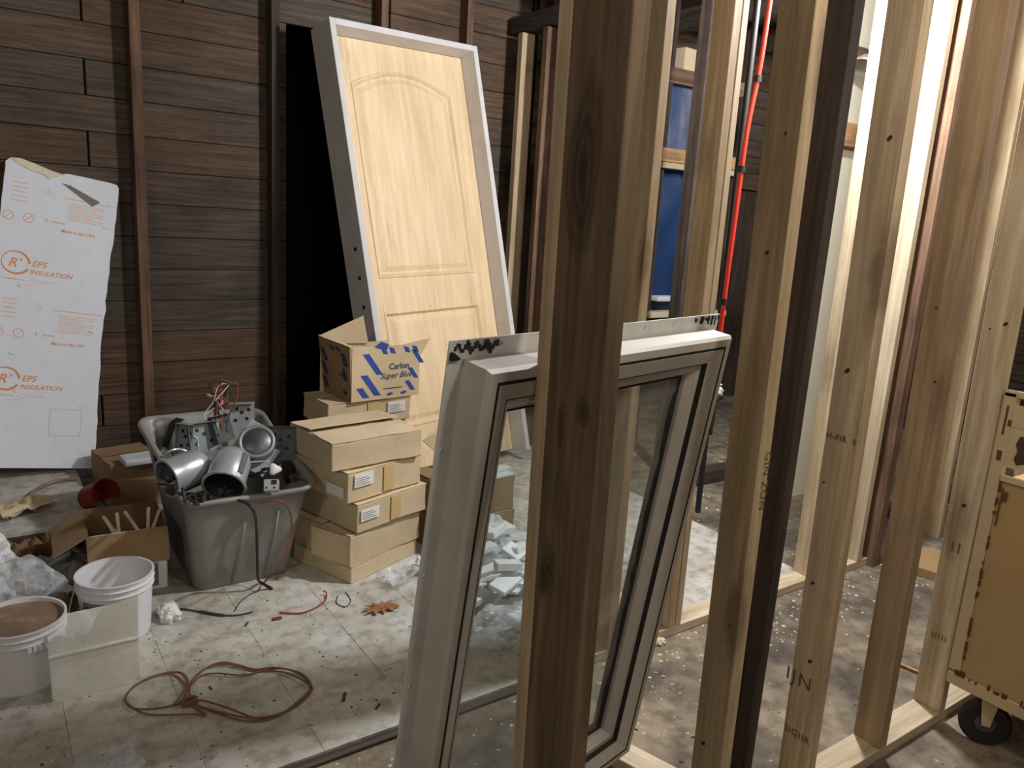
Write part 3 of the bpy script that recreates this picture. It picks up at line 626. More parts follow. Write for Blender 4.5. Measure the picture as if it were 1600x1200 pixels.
# open blue-striped carton
C0 = Vector((1.425, 3.33, 0.632))
cw, cd_, ch = 0.385, 0.27, 0.262
car = thing('striped_carton', 'open brown carton with diagonal blue stripes on top of the rear stack', 'box', mw=T(*C0) @ RZ(7))
MB().plate([(0, 0), (cw, 0.0), (cw, 0.20), (cw+0.015, 0.215), (cw+0.06, 0.285), (cw-0.02, 0.275), (0.28, 0.262), (0.22, 0.262), (0.16, 0.285), (0.12, 0.262), (0.0, 0.27)], -0.004, 0).build('front_wall', 'card', car, subdiv=0)
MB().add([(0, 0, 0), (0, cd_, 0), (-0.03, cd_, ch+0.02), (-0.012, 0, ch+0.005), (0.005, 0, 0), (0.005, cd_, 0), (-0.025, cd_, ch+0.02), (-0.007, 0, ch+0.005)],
         [(0, 1, 2, 3), (4, 7, 6, 5), (0, 3, 7, 4), (1, 5, 6, 2), (3, 2, 6, 7), (0, 4, 5, 1)]).build('side_wall', 'card_dark', car)  # side away from the lamp: its shade is put into darker card
MB().add([(cw-0.01, 0, 0), (cw-0.01, cd_, 0), (cw, cd_, ch*0.8), (cw+0.0, 0, ch*0.75), (cw-0.005, 0, 0), (cw-0.005, cd_, 0), (cw+0.005, cd_, ch*0.8), (cw+0.005, 0, ch*0.75)],
         [(0, 1, 2, 3), (4, 7, 6, 5), (0, 3, 7, 4), (1, 5, 6, 2), (3, 2, 6, 7), (0, 4, 5, 1)]).build('side_wall', 'card', car)
MB().box((-0.02, cd_-0.004, 0), (cw-0.01, cd_, ch*0.9)).build('back_wall', 'card', car)
MB().box((0, 0, 0), (cw-0.01, cd_, 0.005)).build('bottom', 'card', car)
# raised flaps at the back left
MB().add([(-0.03, cd_, ch+0.02), (0.22, cd_, ch+0.11), (0.24, cd_-0.02, ch-0.03), (-0.025, cd_-0.005, ch-0.02)], [(0, 1, 2, 3)]).build('flap', 'card', car)
MB().add([(-0.02, -0.004, ch+0.012), (-0.035, cd_, ch+0.025), (0.06, cd_-0.04, ch+0.0), (0.06, 0.05, ch-0.01)], [(0, 1, 2, 3)]).build('flap', 'card_edge', car, subdiv=3, jit=0.01)
b = MB()
def stripe(x, z, l=0.055, w=0.028):
    MB().plate([(x, z), (x+w, z-w*0.05), (x+w-l*0.75, z+l), (x-l*0.75, z+l)], -0.0052, -0.0041).build('blue_stripe', 'blue_ink', car)
for x, z, l, w in ((0.062, 0.016, 0.050, 0.036), (0.125, 0.022, 0.105, 0.038), (0.135, 0.125, 0.105, 0.036), (0.335, 0.03, 0.050, 0.028), (0.355, 0.09, 0.055, 0.026), (0.385, 0.165, 0.07, 0.028)): stripe(x, z, l, w)
for x in (0.205, 0.285): MB().plate([(x, 0.012), (x+0.03, 0.02), (x+0.018, 0.03), (x-0.012, 0.024)], -0.0052, -0.0041).build('blue_stripe', 'blue_ink', car)
for x in (0.17, 0.215, 0.30, 0.35): MB().plate([(x, 0.225), (x+0.028, 0.222), (x+0.014, 0.25), (x-0.014, 0.256)], -0.0052, -0.0041).build('blue_stripe', 'blue_ink', car)
b.plate([(0.12, 0.262), (0.16, 0.285), (0.20, 0.27), (0.19, 0.245), (0.15, 0.25)], -0.0054, -0.0042)
b.build('blue_stripe', 'blue_ink', car)
text('Carlon', 0.042, 'navy_ink', car, T(0.205, -0.0048, 0.145) @ XZ, 'printed_lettering', bold=0.02)
text('Super Blue', 0.042, 'navy_ink', car, T(0.155, -0.0048, 0.10) @ XZ, 'printed_lettering', shear=0.4, bold=0.01)
b = MB(); b.box((0.175, -0.005, 0.048), (0.285, -0.0042, 0.053)); b.build('print_line', 'navy_ink', car)
b = MB()
def stripeL(y, z, l=0.05, w=0.03):      # on the side wall (x ~ -0.00), darker ink for its shade
    f = lambda z_: -0.0015-0.012*z_/ch
    MB().add([(f(z)-0.001*1-0.018*y/cd_*z/ch, y, z), (f(z)-0.001-0.018*(y-w)/cd_*z/ch, y-w, z), (f(z+l)-0.001-0.018*(y-w)/cd_*(z+l)/ch, y-w+0.03, z+l), (f(z+l)-0.001-0.018*y/cd_*(z+l)/ch, y+0.03, z+l)], [(0, 1, 2, 3)]).build('blue_stripe', 'navy_ink', car)
for y, z in ((0.235, 0.03), (0.23, 0.10), (0.225, 0.17), (0.06, 0.03), (0.055, 0.10), (0.05, 0.17)): stripeL(y, z, 0.06, 0.036)
for y in (0.10, 0.15): stripeL(y, 0.235, 0.02)
text('Carlon', 0.034, 'navy_ink', car, T(-0.0125, 0.185, 0.15) @ RZ(-90) @ XZ, 'printed_lettering', bold=0.02)
text('Super Blue', 0.034, 'navy_ink', car, T(-0.0115, 0.21, 0.115) @ RZ(-90) @ XZ, 'printed_lettering', shear=0.4)

# boxes seen through the window
cbox('cardboard_box', 'brown box on the floor seen through the window glass', (1.66, 2.80, 0), 3, 0.40, 0.32, 0.165, 'card_dark', tape=False, seed=20)
cbox('cardboard_box', 'brown box holding white tiles, seen through the window glass', (1.67, 2.81, 0.167), 4, 0.39, 0.31, 0.165, 'card_dark', tape=False, seed=21)
rr = random.Random(5)
for k in range(7):
    L = rr.uniform(0.16, 0.22)
    o = MB().box((0, 0, 0), (L, 0.045, 0.012)).build('white_strip', 'white_tile', bevel=0.001, mw=T(1.84+rr.uniform(-0.03, 0.03), 2.82+k*0.04, 0.336+0.013*(k % 3)) @ RZ(rr.uniform(-8, 8)))
    tag(o, 'white plastic strip in the pile on top of the brown box behind the glass', 'strip', 'white strips on the box behind the glass')
tag(MB().add([(0, 0, 0), (0.36, 0.03, 0.03), (0.34, 0.26, 0.17), (0.0, 0.20, 0.05), (0, 0, 0.004), (0.36, 0.03, 0.034), (0.34, 0.26, 0.174), (0.0, 0.20, 0.054)],
    [(0, 1, 2, 3), (7, 6, 5, 4), (0, 1, 5, 4), (1, 2, 6, 5), (2, 3, 7, 6), (3, 0, 4, 7)]).build('cardboard_sheet', 'card', mw=T(1.78, 3.02, 0.385) @ RZ(6)), 'loose tan cardboard sheet above the white strips behind the glass', 'cardboard')

# ================================================================== TOTE
def rrect(hw, hd, r, n=5):
    p = []
    for cx, cy, a0 in ((hw-r, hd-r, 0), (-hw+r, hd-r, 90), (-hw+r, -hd+r, 180), (hw-r, -hd+r, 270)):
        for i in range(n+1):
            a = math.radians(a0+90*i/n); p.append((cx+r*math.cos(a), cy+r*math.sin(a)))
    q = []
    for i in range(len(p)):      # subdivide long sides
        a, c = p[i], p[(i+1) % len(p)]; d = math.dist(a, c); m = max(1, int(d/0.05))
        for j in range(m): q.append((a[0]+(c[0]-a[0])*j/m, a[1]+(c[1]-a[1])*j/m))
    return q
TC = (0.825, 3.235, -0.0)
tote = thing('storage_tote', 'large grey plastic tote with warped walls, heaped with light fixtures', 'tote', TC)
ringB = rrect(0.19, 0.245, 0.05)
def totep(i, s, off=0):
    x, y = ringB[i]; n = Vector((x/0.19, y/0.245)); 
    fx = 1+0.30*s; fy = 1+0.52*s
    X, Y = x*fx, y*fy
    if x < 0: X -= 0.035*s*max(0, Y/0.37)          # bulges to the back left
    ty = (Y+0.37)/0.74
    rim = 0.43+0.145*min(1, max(0, ty))
    if x < -0.10: rim -= 0.045*math.exp(-((Y+0.14)/0.09)**2); X += 0.03*s*math.exp(-((Y+0.14)/0.09)**2)
    if x > 0.10: rim -= 0.03*math.exp(-((Y-0.05)/0.15)**2)
    if y < -0.2: Y += 0.03*s*math.exp(-((X)/0.13)**2); rim -= 0.012*math.exp(-((X-0.02)/0.1)**2)
    d = Vector((x, y)); d = d/max(d.length, 1e-6)
    return (X+d.x*off, Y+d.y*off, rim*s)
nR = len(ringB); b = MB(); lv = []
levels = [(0.0, 0), (0.02, 0.004), (0.25, 0), (0.5, 0), (0.75, 0), (0.93, 0.0), (0.95, 0.022), (0.985, 0.026), (1.0, 0.018), (1.0, 0.004), (0.97, -0.006), (0.75, -0.008), (0.5, -0.008), (0.25, -0.008), (0.03, -0.008)]
for s_, off in levels:
    lv.append(len(b.v))
    for i in range(nR): b.v.append(Vector(totep(i, s_, off)))
for k in range(len(levels)-1):
    for i in range(nR): b.f.append([lv[k]+i, lv[k]+(i+1) % nR, lv[k+1]+(i+1) % nR, lv[k+1]+i]); b.mi.append(0)
b.f.append([lv[0]+i for i in range(nR)][::-1]); b.mi.append(0); b.f.append([lv[-1]+i for i in range(nR)]); b.mi.append(0)
b.build('tub', 'tote', tote, smooth=True)
b = MB()
for x in (-0.02, 0.11):
    b.tube([(x-0.035, -0.248, 0.005), (x-0.012, -0.318, 0.20), (x, -0.345, 0.33)], [0.004, 0.006, 0.004], 6)
b.build('molded_rib', 'tote', tote, smooth=True)

GF = 'salvaged light fixtures in the grey tote'
def axis_m(p, d):
    z = Vector(d).normalized(); x = z.orthogonal().normalized(); return frame(p, x, z.cross(x), z)
def can_light(label, p, d, r, L, mat='metal', inner='black'):
    o = thing('can_light', label, 'light fixture', group=GF, mw=axis_m(p, d))
    MB().lathe([(r*1.0, 0), (r, 0.004), (r*0.985, L*0.3), (r*0.99, L*0.31), (r*0.97, L*0.75), (r*0.85, L*0.93), (r*0.6, L), (0.001, L)], 32).build('housing', mat, o, smooth=True)
    MB().lathe([(r, 0), (r*0.94, 0.001), (r*0.9, L*0.2), (r*0.8, L*0.25), (0.001, L*0.25)], 32).build('reflector', inner, o, smooth=True)
    MB().lathe([(r*0.99, 0.0), (r*1.12, 0.0), (r*1.13, 0.006), (r*1.0, 0.008)], 32).build('trim_ring', 'metal', o, smooth=True)
    b = MB(); b.box((r*0.98, -0.012, L*0.2), (r*1.05, 0.012, L*0.8)); b.box((-r*1.05, -0.012, L*0.2), (-r*0.98, 0.012, L*0.8)); b.build('mounting_strap', 'metal_dark', o)
    return o
P = atz(298, 748, 0.46)
can_light('silver can light lying on its side at the left of the tote', P+Vector((-0.085, 0.02, 0.005)), (0.9, 0.35, 0.14), 0.072, 0.17, 'metal', 'metal_dark')
P = atz(350, 768, 0.43)
can_light('silver can light with its dark open end facing forward, centre of the tote', P+Vector((0, 0, 0.02)), (0.42, 0.72, 0.45), 0.076, 0.17, 'metal', 'black')
# round trim with dark lens
P = atz(401, 690, 0.56)
o = thing('round_trim', 'round fixture with a dark lens tilted up at the back of the tote', 'light fixture', group=GF, mw=axis_m(P, (-0.25, -0.75, 0.62)))
MB().lathe([(0.001, 0.006), (0.056, 0.004), (0.060, 0.0)], 32).build('lens', 'metal_dark', o, smooth=True)
MB().lathe([(0.058, 0.0), (0.062, 0.008), (0.072, 0.008), (0.076, 0.0), (0.074, -0.05), (0.05, -0.07), (0.001, -0.07)], 32).build('bezel', 'metal_green', o, smooth=True)
MB().box((-0.10, -0.09, -0.075), (0.10, 0.09, -0.070)).build('mounting_plate', 'metal', o, bevel=0.001)
def bracket(label, p, rz, rx, w, h, mat='metal_green', holes=True, name='metal_bracket'):
    o = thing(name, label, 'bracket', group=GF, mw=T(*p) @ RZ(rz) @ RX(rx))
    MB().box((-w/2, 0, 0), (w/2, 0.002, h)).build('plate', mat, o)
    b = MB().box((-w/2, 0, h-0.002), (w/2, -0.03, h)).box((-w/2, 0, 0), (-w/2+0.002, -0.025, h)); b.build('folded_lip', mat, o)
    if holes:
        b = MB()
        for x, z in ((-0.25, 0.3), (0.2, 0.35), (0.0, 0.6), (-0.2, 0.75), (0.28, 0.7)): b.lathe([(0, 0), (0.008, 0), (0.008, 0.001)], 12, T(x*w, -0.0004, z*h) @ RX(90))
        b.build('knockout', 'black', o)
    return o
bracket('grey sheet-metal plate standing upright at the back left of the tote', atz(322, 706, 0.47), 8, -14, 0.14, 0.13)
bracket('narrow grey metal plate leaning at the left inside the tote', atz(288, 712, 0.46), -50, -8, 0.07, 0.14)
bracket('dark plate added for the shade at the back centre of the tote', atz(352, 690, 0.50), 30, -20, 0.12, 0.12, 'metal_dark')  # this and the black plates below are added for the dark void between fixtures
bracket('small grey metal plate behind the dark lens fixture', atz(378, 668, 0.52), -10, 0, 0.11, 0.12, 'metal')
bracket('black plate added for the shade at the right edge of the tote', atz(438, 720, 0.46), -25, -10, 0.12, 0.15, 'metal_dark')
bracket('black plate added for the shade at the left back of the tote', atz(262, 690, 0.45), 60, 20, 0.14, 0.12, 'black', False)
o = thing('ballast_box', 'black box with red wires at the right side of the tote', 'box', group=None, mw=T(*atz(448, 712, 0.45)) @ RZ(-30) @ RX(-25))
MB().box((-0.07, -0.03, -0.02), (0.07, 0.03, 0.11)).build('case', 'black', o, bevel=0.003)
MB().box((-0.02, -0.032, 0.07), (0.01, -0.0305, 0.10)).build('sticker', 'metal_green', o)
b = MB()
for i in range(4): b.tube(smooth_path([(0.05, -0.03, 0.10), (0.08+0.005*i, -0.04, 0.09), (0.085, -0.05-0.004*i, 0.05), (0.06, -0.04, 0.03+0.008*i)]), 0.0022, 5)
b.build('red_wires', 'red_wire', o)
o = thing('junction_box', 'small silver junction box near the front right of the tote', 'junction box', mw=T(*atz(424, 768, 0.44)) @ RZ(-22) @ RX(-30))
MB().box((-0.028, -0.02, 0), (0.028, 0.02, 0.045)).build('case', 'metal', o, bevel=0.002)
b = MB().box((0.0, -0.0215, 0.025), (0.02, -0.0203, 0.042))
for x in (-0.018, 0.012): b.lathe([(0, 0), (0.004, 0), (0.004, 0.0015)], 10, T(x, -0.0203, 0.012) @ RX(90))
b.build('knockout', 'black', o)
o = tag(MB().lathe([(0.001, 0), (0.02, 0), (0.024, 0.006), (0.02, 0.014), (0.001, 0.016)], 16, warp=lambda a, z: 1+0.2*math.cos(3*a)).build('wire_connector', 'paper', mw=axis_m(atz(429, 734, 0.49), (-0.1, -0.8, 0.6)), smooth=True), 'white plastic connector cap among the fixtures in the tote', 'connector')
def flex(label, pts, r, mat='metal'):
    p = smooth_path(pts, 14); rad = [r*(1.0 if i % 2 else 0.78) for i in range(len(p))]
    return tag(MB().tube(p, rad, 8).build('flexible_conduit', mat), label, 'conduit', 'flexible metal conduits in the tote')
flex('ribbed metal conduit arching over the left can light', [atz(250, 722, 0.47), atz(262, 707, 0.52), atz(280, 702, 0.53), atz(300, 710, 0.50), atz(312, 724, 0.47)], 0.006)
flex('short ribbed metal conduit hoop at the centre of the tote', [atz(297, 712, 0.47), atz(300, 688, 0.53), atz(305, 683, 0.545), atz(309, 690, 0.53), atz(311, 712, 0.47)], 0.006)
flex('ribbed metal conduit crossing in front of the dark lens', [atz(338, 706, 0.49), atz(360, 716, 0.50), atz(385, 722, 0.49), atz(418, 722, 0.48), atz(424, 735, 0.45)], 0.005)
M_ = 0
def wire(label, pts, r, mat, name='wire', cat='wire', group=None, k=8, n=6):
    return tag(MB().tube(smooth_path(pts, k), r, n).build(name, mat, smooth=True), label, cat, group)
wire('grey loop of cable sticking up from the back of the tote', [atz(340, 668, 0.55), aty(333, 620, 3.42), aty(328, 602, 3.42), aty(340, 594, 3.42), aty(358, 598, 3.42), aty(352, 615, 3.42), aty(340, 640, 3.42), aty(352, 662, 3.42)], 0.005, 'dark_wire', 'cable', 'cable')
rr = random.Random(21)
for k in range(7):
    x0 = 338+rr.uniform(-8, 14)
    mt = ['red_wire', 'white_wire', 'dark_wire', 'red_wire', 'white_wire', 'red_wire', 'dark_wire'][k]
    wire({'red_wire': 'thin red wire', 'white_wire': 'thin pale wire', 'dark_wire': 'thin dark wire'}[mt]+' in the tangle sticking up at the back of the tote',
         [aty(x0, 672, 3.36), aty(x0+rr.uniform(-16, 14), 650, 3.38), aty(x0+rr.uniform(-14, 18), 628, 3.40), aty(x0+rr.uniform(-22, 26), 612+rr.uniform(-10, 8), 3.42), aty(x0+rr.uniform(-8, 30), 600+rr.uniform(-6, 24), 3.42), aty(x0+rr.uniform(-5, 20), 625+rr.uniform(0, 24), 3.38)], 0.0022, mt, group='wires sticking up from the tote')
rr = random.Random(77)
for k in range(9):
    cx_, cy_ = rr.choice([(255, 745), (330, 770), (410, 745), (452, 735), (385, 735), (345, 720), (300, 775)])
    z_ = rr.uniform(0.40, 0.45)
    wire('black cable looped among the light fixtures in the grey tote', [atz(cx_+rr.uniform(-22, 22), cy_+rr.uniform(-14, 14), z_+rr.uniform(-0.02, 0.05)) for _ in range(5)], rr.uniform(0.003, 0.005), 'dark_wire', 'cable', 'cable', group='black cables in the tote')
for k, (px, py, z_, rz, w_, h_) in enumerate(((460, 752, 0.40, 30, 0.10, 0.09), (300, 790, 0.39, -40, 0.09, 0.05), (262, 735, 0.42, 15, 0.09, 0.08))):  # black plates added to darken the gaps between the fixtures
    o = thing('dark_filler', ['black plate added for the shade at the right rim of the tote', 'black plate added for the shade at the front of the tote below the can lights', 'black plate added for the shade at the left wall of the tote'][k], 'cover', group=GF, mw=T(*atz(px, py, z_)) @ RZ(rz) @ RX(-35))
    MB().plate([(-w_/2, 0), (w_/2, 0), (w_*0.38, h_), (-w_*0.38, h_)], 0, 0.003).build('plate', 'black', o)
    MB().plate([(-w_/2, 0), (w_/2, 0), (w_*0.42, h_*0.3), (-w_*0.42, h_*0.3)], -0.03, -0.027).build('folded_lip', 'metal_dark', o)
wire('dark cable hanging over the front of the tote down to the floor', [atz(372, 782, 0.42), atz(385, 786, 0.452), atz(397, 800, 0.425), aty(401, 830, 2.85), aty(402, 870, 2.87), aty(403, 903, 2.89), atz(408, 910, 0.006), atz(425, 920, 0.006)], 0.006, 'dark_wire', 'cable', 'cable')
wire('thin red wire hanging down the right front of the tote', [atz(405, 786, 0.45), atz(430, 782, 0.462), atz(448, 790, 0.43), aty(456, 820, 2.85), aty(448, 860, 2.84), aty(430, 895, 2.84), atz(414, 908, 0.006), atz(436, 905, 0.004)], 0.003, 'red_wire')
# ================================================================== PAILS, TUB, SMALL BOX
def pail(label, c, r, h, fill=None, handle=True, lbl=False):
    o = thing('pail', label, 'bucket', c)
    rb = r*0.86
    MB().lathe([(0.001, 0), (rb, 0), (rb+0.002, 0.004), (r*0.965, h*0.72), (r*0.97, h*0.78), (r*1.02, h*0.785), (r*1.02, h*0.80), (r*0.98, h*0.805), (r*0.985, h*0.88), (r*1.03, h*0.885), (r*1.03, h*0.90), (r*0.99, h*0.91), (r*1.0, h*0.97), (r*1.03, h*0.975), (r*1.03, h), (r*0.975, h), (r*0.95, h*0.9), (rb*0.98, 0.008), (0.001, 0.008)], 48).build('shell', 'bucket', o, smooth=False)
    if fill: MB().lathe([(0.001, fill+0.006), (r*0.4, fill+0.004), (r*0.8, fill+0.002), (r*0.945, fill+0.006)], 40, warp=lambda a, z: 1).build('dried_mud', 'mud', o, smooth=True, subdiv=1, jit=0.006)
    return o
p1 = pail('white pail filled with dried brown compound at the lower left corner', (0.035, 2.665, 0), 0.128, 0.215, fill=0.196)
b = MB()
for i in range(5):
    a = math.radians(-82+i*6.5); b.box((-0.006, -0.003, 0), (0.006, 0.003, 0.018), T(math.cos(a)*0.131, math.sin(a)*0.131, 0.150) @ RZ(math.degrees(a)+90))
b.build('handle_lug', 'bucket', p1)
p2 = pail('open white pail standing behind the broken tub', (0.33, 2.83, 0), 0.124, 0.23)
b = MB()
vs = []; fs = []
for i in range(13):
    a = math.radians(205+i*7)
    for z in (0.065, 0.165): vs.append((math.cos(a)*(0.1098+0.062*z), math.sin(a)*(0.1098+0.062*z), z))
for i in range(12): fs.append((2*i, 2*i+2, 2*i+3, 2*i+1))
b.add(vs, fs).build('label_wrap', 'grey_ink', p2)
b = MB(); vs = []; fs = []
for i in range(5):
    a = math.radians(212+i*6)
    for z in (0.10, 0.150): vs.append((math.cos(a)*(0.1106+0.062*z), math.sin(a)*(0.1106+0.062*z), z))
for i in range(4): fs.append((2*i, 2*i+2, 2*i+3, 2*i+1))
b.add(vs, fs).build('red_label_patch', 'red_plastic', p2)
MB().tube(smooth_path([(-0.118, 0.04, 0.19), (-0.15, -0.03, 0.12), (-0.14, -0.10, 0.05), (-0.10, -0.14, 0.02)]), 0.0022, 6).build('bail_handle', 'white_wire', p2)
# broken translucent tub
tubo = thing('broken_tub', 'milky square tub with a jagged broken wall in front of the open white pail', 'tub', (0.10, 2.475, 0), rz=math.radians(-1))
def tw(px, py): q = aty(px, py, 2.475); return (q.x-0.10, q.z)
ft = [tw(86, 997), tw(98, 993), tw(116, 998), tw(128, 1006), tw(137, 998), tw(148, 968), tw(162, 950), tw(180, 942), tw(198, 936), tw(212, 934)]
w_ = 0.245
MB().plate([(0.012, 0.0), (w_-0.015, 0.0), (w_-0.004, 0.015), (w_+0.004, 0.30)]+[(x, z) for x, z in ft[::-1]]+[(-0.003, 0.2), (0.002, 0.015)], 0, 0.003).build('front_wall', 'milky', tubo)
for x0 in (0, w_-0.003): MB().box((x0, 0.003, 0), (x0+0.003, 0.20, 0.185)).build('side_wall', 'milky', tubo)
MB().box((0.0, 0.20, 0), (w_, 0.203, 0.185)).build('back_wall', 'milky', tubo)
MB().box((0.003, 0.003, 0), (w_-0.003, 0.2, 0.004)).build('bottom', 'milky', tubo)
MB().box((-0.004, -0.008, 0.150), (w_+0.004, 0.0, 0.162)).build('rim_band', 'milky', tubo, bevel=0.003)
# small open box
sb = thing('open_carton', 'small open-topped brown carton with a folded-down flap, left of the grey tote', 'box', mw=T(0.275, 3.095, 0) @ RZ(-3))
w_, d_, h_ = 0.275, 0.30, 0.265
MB().box((0, 0, 0), (w_, 0.004, h_)).build('front_wall', 'paper', sb)
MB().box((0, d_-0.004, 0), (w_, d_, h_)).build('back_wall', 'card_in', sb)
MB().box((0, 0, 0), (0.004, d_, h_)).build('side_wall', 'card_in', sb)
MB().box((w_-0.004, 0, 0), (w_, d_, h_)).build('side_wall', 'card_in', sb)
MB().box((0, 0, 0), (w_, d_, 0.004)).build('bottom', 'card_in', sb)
MB().box((-0.004, 0, -0.135), (w_+0.004, 0.004, 0)).build('flap', 'card_dark', sb, subdiv=3, jit=0.004, mw=T(0, -0.004, h_) @ RX(-4))
MB().box((-0.004, 0, 0), (0, d_, 0.13)).build('flap', 'card_dark', sb, subdiv=3, jit=0.006, mw=T(-0.002, 0, h_) @ RY(-118))
MB().box((0.02, -0.0015, 0.02), (w_-0.035, -0.0005, 0.115)).build('printed_panel', 'grey_ink', sb)
rr = random.Random(9)
for k in range(6):
    x = 0.12+0.024*k
    o = MB().box((-0.006, -0.0015, 0), (0.006, 0.0015, 0.20)).build('wood_shim', 'chip', mw=T(0.275, 3.095, 0) @ T(x, 0.05+0.03*(k % 3), 0.12) @ RY(rr.uniform(-30, 30)) @ RX(rr.uniform(-15, 10)))
    tag(o, 'thin pale stick standing in the small open carton', 'stick', 'pale sticks in the small open carton')
cbox('cardboard_box', 'brown box with a pale lid against the wall behind the small open carton', (0.47, 3.98, 0), 10, 0.24, 0.30, 0.245, 'card_dark', tape=False, seed=31)
tag(MB().box((-0.10, -0.06, 0), (0.14, 0.06, 0.03)).build('plastic_tray', 'bucket', bevel=0.003, mw=T(0.62, 3.97, 0.255) @ RZ(5)), 'pale tray lying on the brown box behind the small open carton', 'tray')
# red bucket lying on its side
rb = thing('red_bucket', 'cracked red plastic bucket lying between the platform and the small carton', 'bucket', mw=T(0.385, 3.74, 0.19) @ RZ(35) @ RX(70) @ Matrix.Scale(0.72, 4))
b = MB(); vs = []; fs = []; n = 22
for i in range(n+1):
    a = math.radians(-30+240*i/n)
    for q, (r, z) in enumerate(((0.075, -0.09), (0.095, 0.06), (0.102, 0.062), (0.102, 0.075), (0.09, 0.075), (0.072, -0.085))): vs.append((r*math.cos(a), r*math.sin(a), z))
for i in range(n):
    for q in range(5): fs.append((i*6+q, (i+1)*6+q, (i+1)*6+q+1, i*6+q+1))
b.add(vs, fs).build('shell', 'red_plastic', rb, smooth=False)
MB().lathe([(0.001, 0), (0.074, 0), (0.074, 0.004), (0.001, 0.004)], 24, T(0, 0, -0.09)).build('base', 'red_plastic', rb)

# ================================================================== LITTER ON THE LEFT
def crumple(name, label, loc, size, mat, seed, cat, group=None, rz=0, amp=0.35):
    bm = bmesh.new(); bmesh.ops.create_icosphere(bm, subdivisions=4, radius=1)
    off = Vector((seed*3.1, seed*1.7, 0))
    for v in bm.verts:
        n1 = noise.noise(v.co*1.6+off); n2 = 1-abs(noise.noise(v.co*4.0+off))*2.2
        v.co *= 1+amp*n1+amp*0.35*n2
        v.co = Vector((v.co.x*size[0], v.co.y*size[1], max(v.co.z, -0.6)*size[2]))
    mz = min(v.co.z for v in bm.verts)
    for v in bm.verts: v.co.z -= mz
    me = bpy.data.meshes.new(name); bm.to_mesh(me); bm.free(); me.materials.append(M[mat])
    o = bpy.data.objects.new(name, me); COL.objects.link(o); o.location = loc; o.rotation_euler = (0, 0, math.radians(rz)); return tag(o, label, cat, group)
def sheet(name, label, loc, w, d, mat, seed, cat, amp=0.03, rz=0, n=18, lift=0.0, group=None):
    b = MB(); off = Vector((seed*5.3, 0, 0))
    for j in range(n+1):
        for i in range(n+1):
            x, y = (i/n-0.5)*w, (j/n-0.5)*d; q = Vector((x*14, y*14, 0))+off
            z = (0.5+0.5*noise.noise(q*0.5))*amp*1.2+abs(noise.noise(q*1.3))*amp+lift*(i/n)
            b.v.append(Vector((x+noise.noise(q+Vector((3, 3, 3)))*0.03, y+noise.noise(q+Vector((7, 1, 2)))*0.03, max(0.002, z))))
    for j in range(n):
        for i in range(n): a = j*(n+1)+i; b.f.append([a, a+1, a+n+2, a+n+1]); b.mi.append(0)
    return tag(b.build(name, mat, mw=T(*loc) @ RZ(rz)), label, cat, group)
crumple('plastic_bag', 'crumpled clear plastic bag behind the compound pail at the left edge', (0.0, 2.98, 0), (0.17, 0.13, 0.17), 'film', 3, 'bag')
crumple('plastic_bag', 'smaller white plastic wad above the clear bag at the left edge', (-0.06, 3.22, 0.12), (0.09, 0.08, 0.11), 'paper', 6, 'bag')
sheet('torn_wrapper', 'grey-brown torn wrapper lying left of the small open carton', (0.13, 3.18, 0.05), 0.34, 0.24, 'grey_ink', 2, 'wrapper', 0.06, rz=-10)
sheet('torn_paper', 'dusty brown paper in the litter in front of the platform', (0.06, 3.44, 0.02), 0.44, 0.22, 'card_in', 5, 'paper', 0.08, rz=8)
sheet('torn_paper', 'pale crumpled paper lying on the plywood platform', (0.10, 3.86, 0.122), 0.26, 0.18, 'card_edge', 8, 'paper', 0.035, rz=25)
sheet('pink_cloth', 'faded pink rag on the platform at the left edge', (-0.16, 3.95, 0.12), 0.22, 0.14, 'red_wire' if False else 'pale_ink', 9, 'rag', 0.03)
wire('dark hose curving over the plywood platform', [atz(120, 748, 0.13), atz(85, 752, 0.135), atz(50, 770, 0.135), atz(38, 790, 0.135), atz(58, 798, 0.135)], 0.009, 'mud', 'hose', 'hose')
a, c = atz(57, 893, 0.12), atz(106, 862, 0.16)
tb = thing('caulk_tube', 'grey sealant tube with a blue cap in the litter left of the small carton', 'tube', mw=axis_m(a, c-a))
MB().lathe([(0.001, 0.02), (0.020, 0.02), (0.020, (c-a).length), (0.001, (c-a).length)], 20).build('cartridge', 'metal_green', tb, smooth=False)
MB().lathe([(0.001, -0.02), (0.019, -0.02), (0.021, 0.02), (0.001, 0.021)], 20).build('cap', 'blue_ink', tb)
for k, (x, y, sx, sy, m_, lb) in enumerate(((0.20, 3.02, 0.14, 0.09, 'film', 'clear film scrap between the two white pails'), (0.13, 2.86, 0.16, 0.10, 'card_in', 'dark paper scrap behind the compound pail'), (-0.02, 3.30, 0.22, 0.12, 'card_dark', 'brown cardboard scrap in the litter at the left edge'), (0.22, 3.33, 0.16, 0.10, 'metal_green', 'grey crumpled scrap beside the open flap of the small carton'))):
    sheet('litter_scrap', lb, (x, y, 0.06), sx, sy, m_, 60+k, 'scrap', 0.06, rz=k*25)
rr = random.Random(31)
b = MB()
for k in range(70):
    s_ = rr.uniform(0.015, 0.06); b.box((-s_, -s_*0.4, -0.006), (s_, s_*0.4, 0.006), T(rr.uniform(-0.2, 0.24), rr.uniform(2.98, 3.55), rr.uniform(0.006, 0.05)) @ RZ(rr.uniform(0, 360)) @ RX(rr.uniform(-30, 30)) @ RY(rr.uniform(-20, 20)))
tag(b.build('rubble', 'card_in', jit=0.004), 'brown rubble and scraps between the pails and the small carton', 'rubble', kind='stuff')
crumple('putty_lump', 'yellowish-white wad on the floor right of the white pail', (0.505, 2.83, 0), (0.036, 0.045, 0.035), 'paper', 12, 'wad')
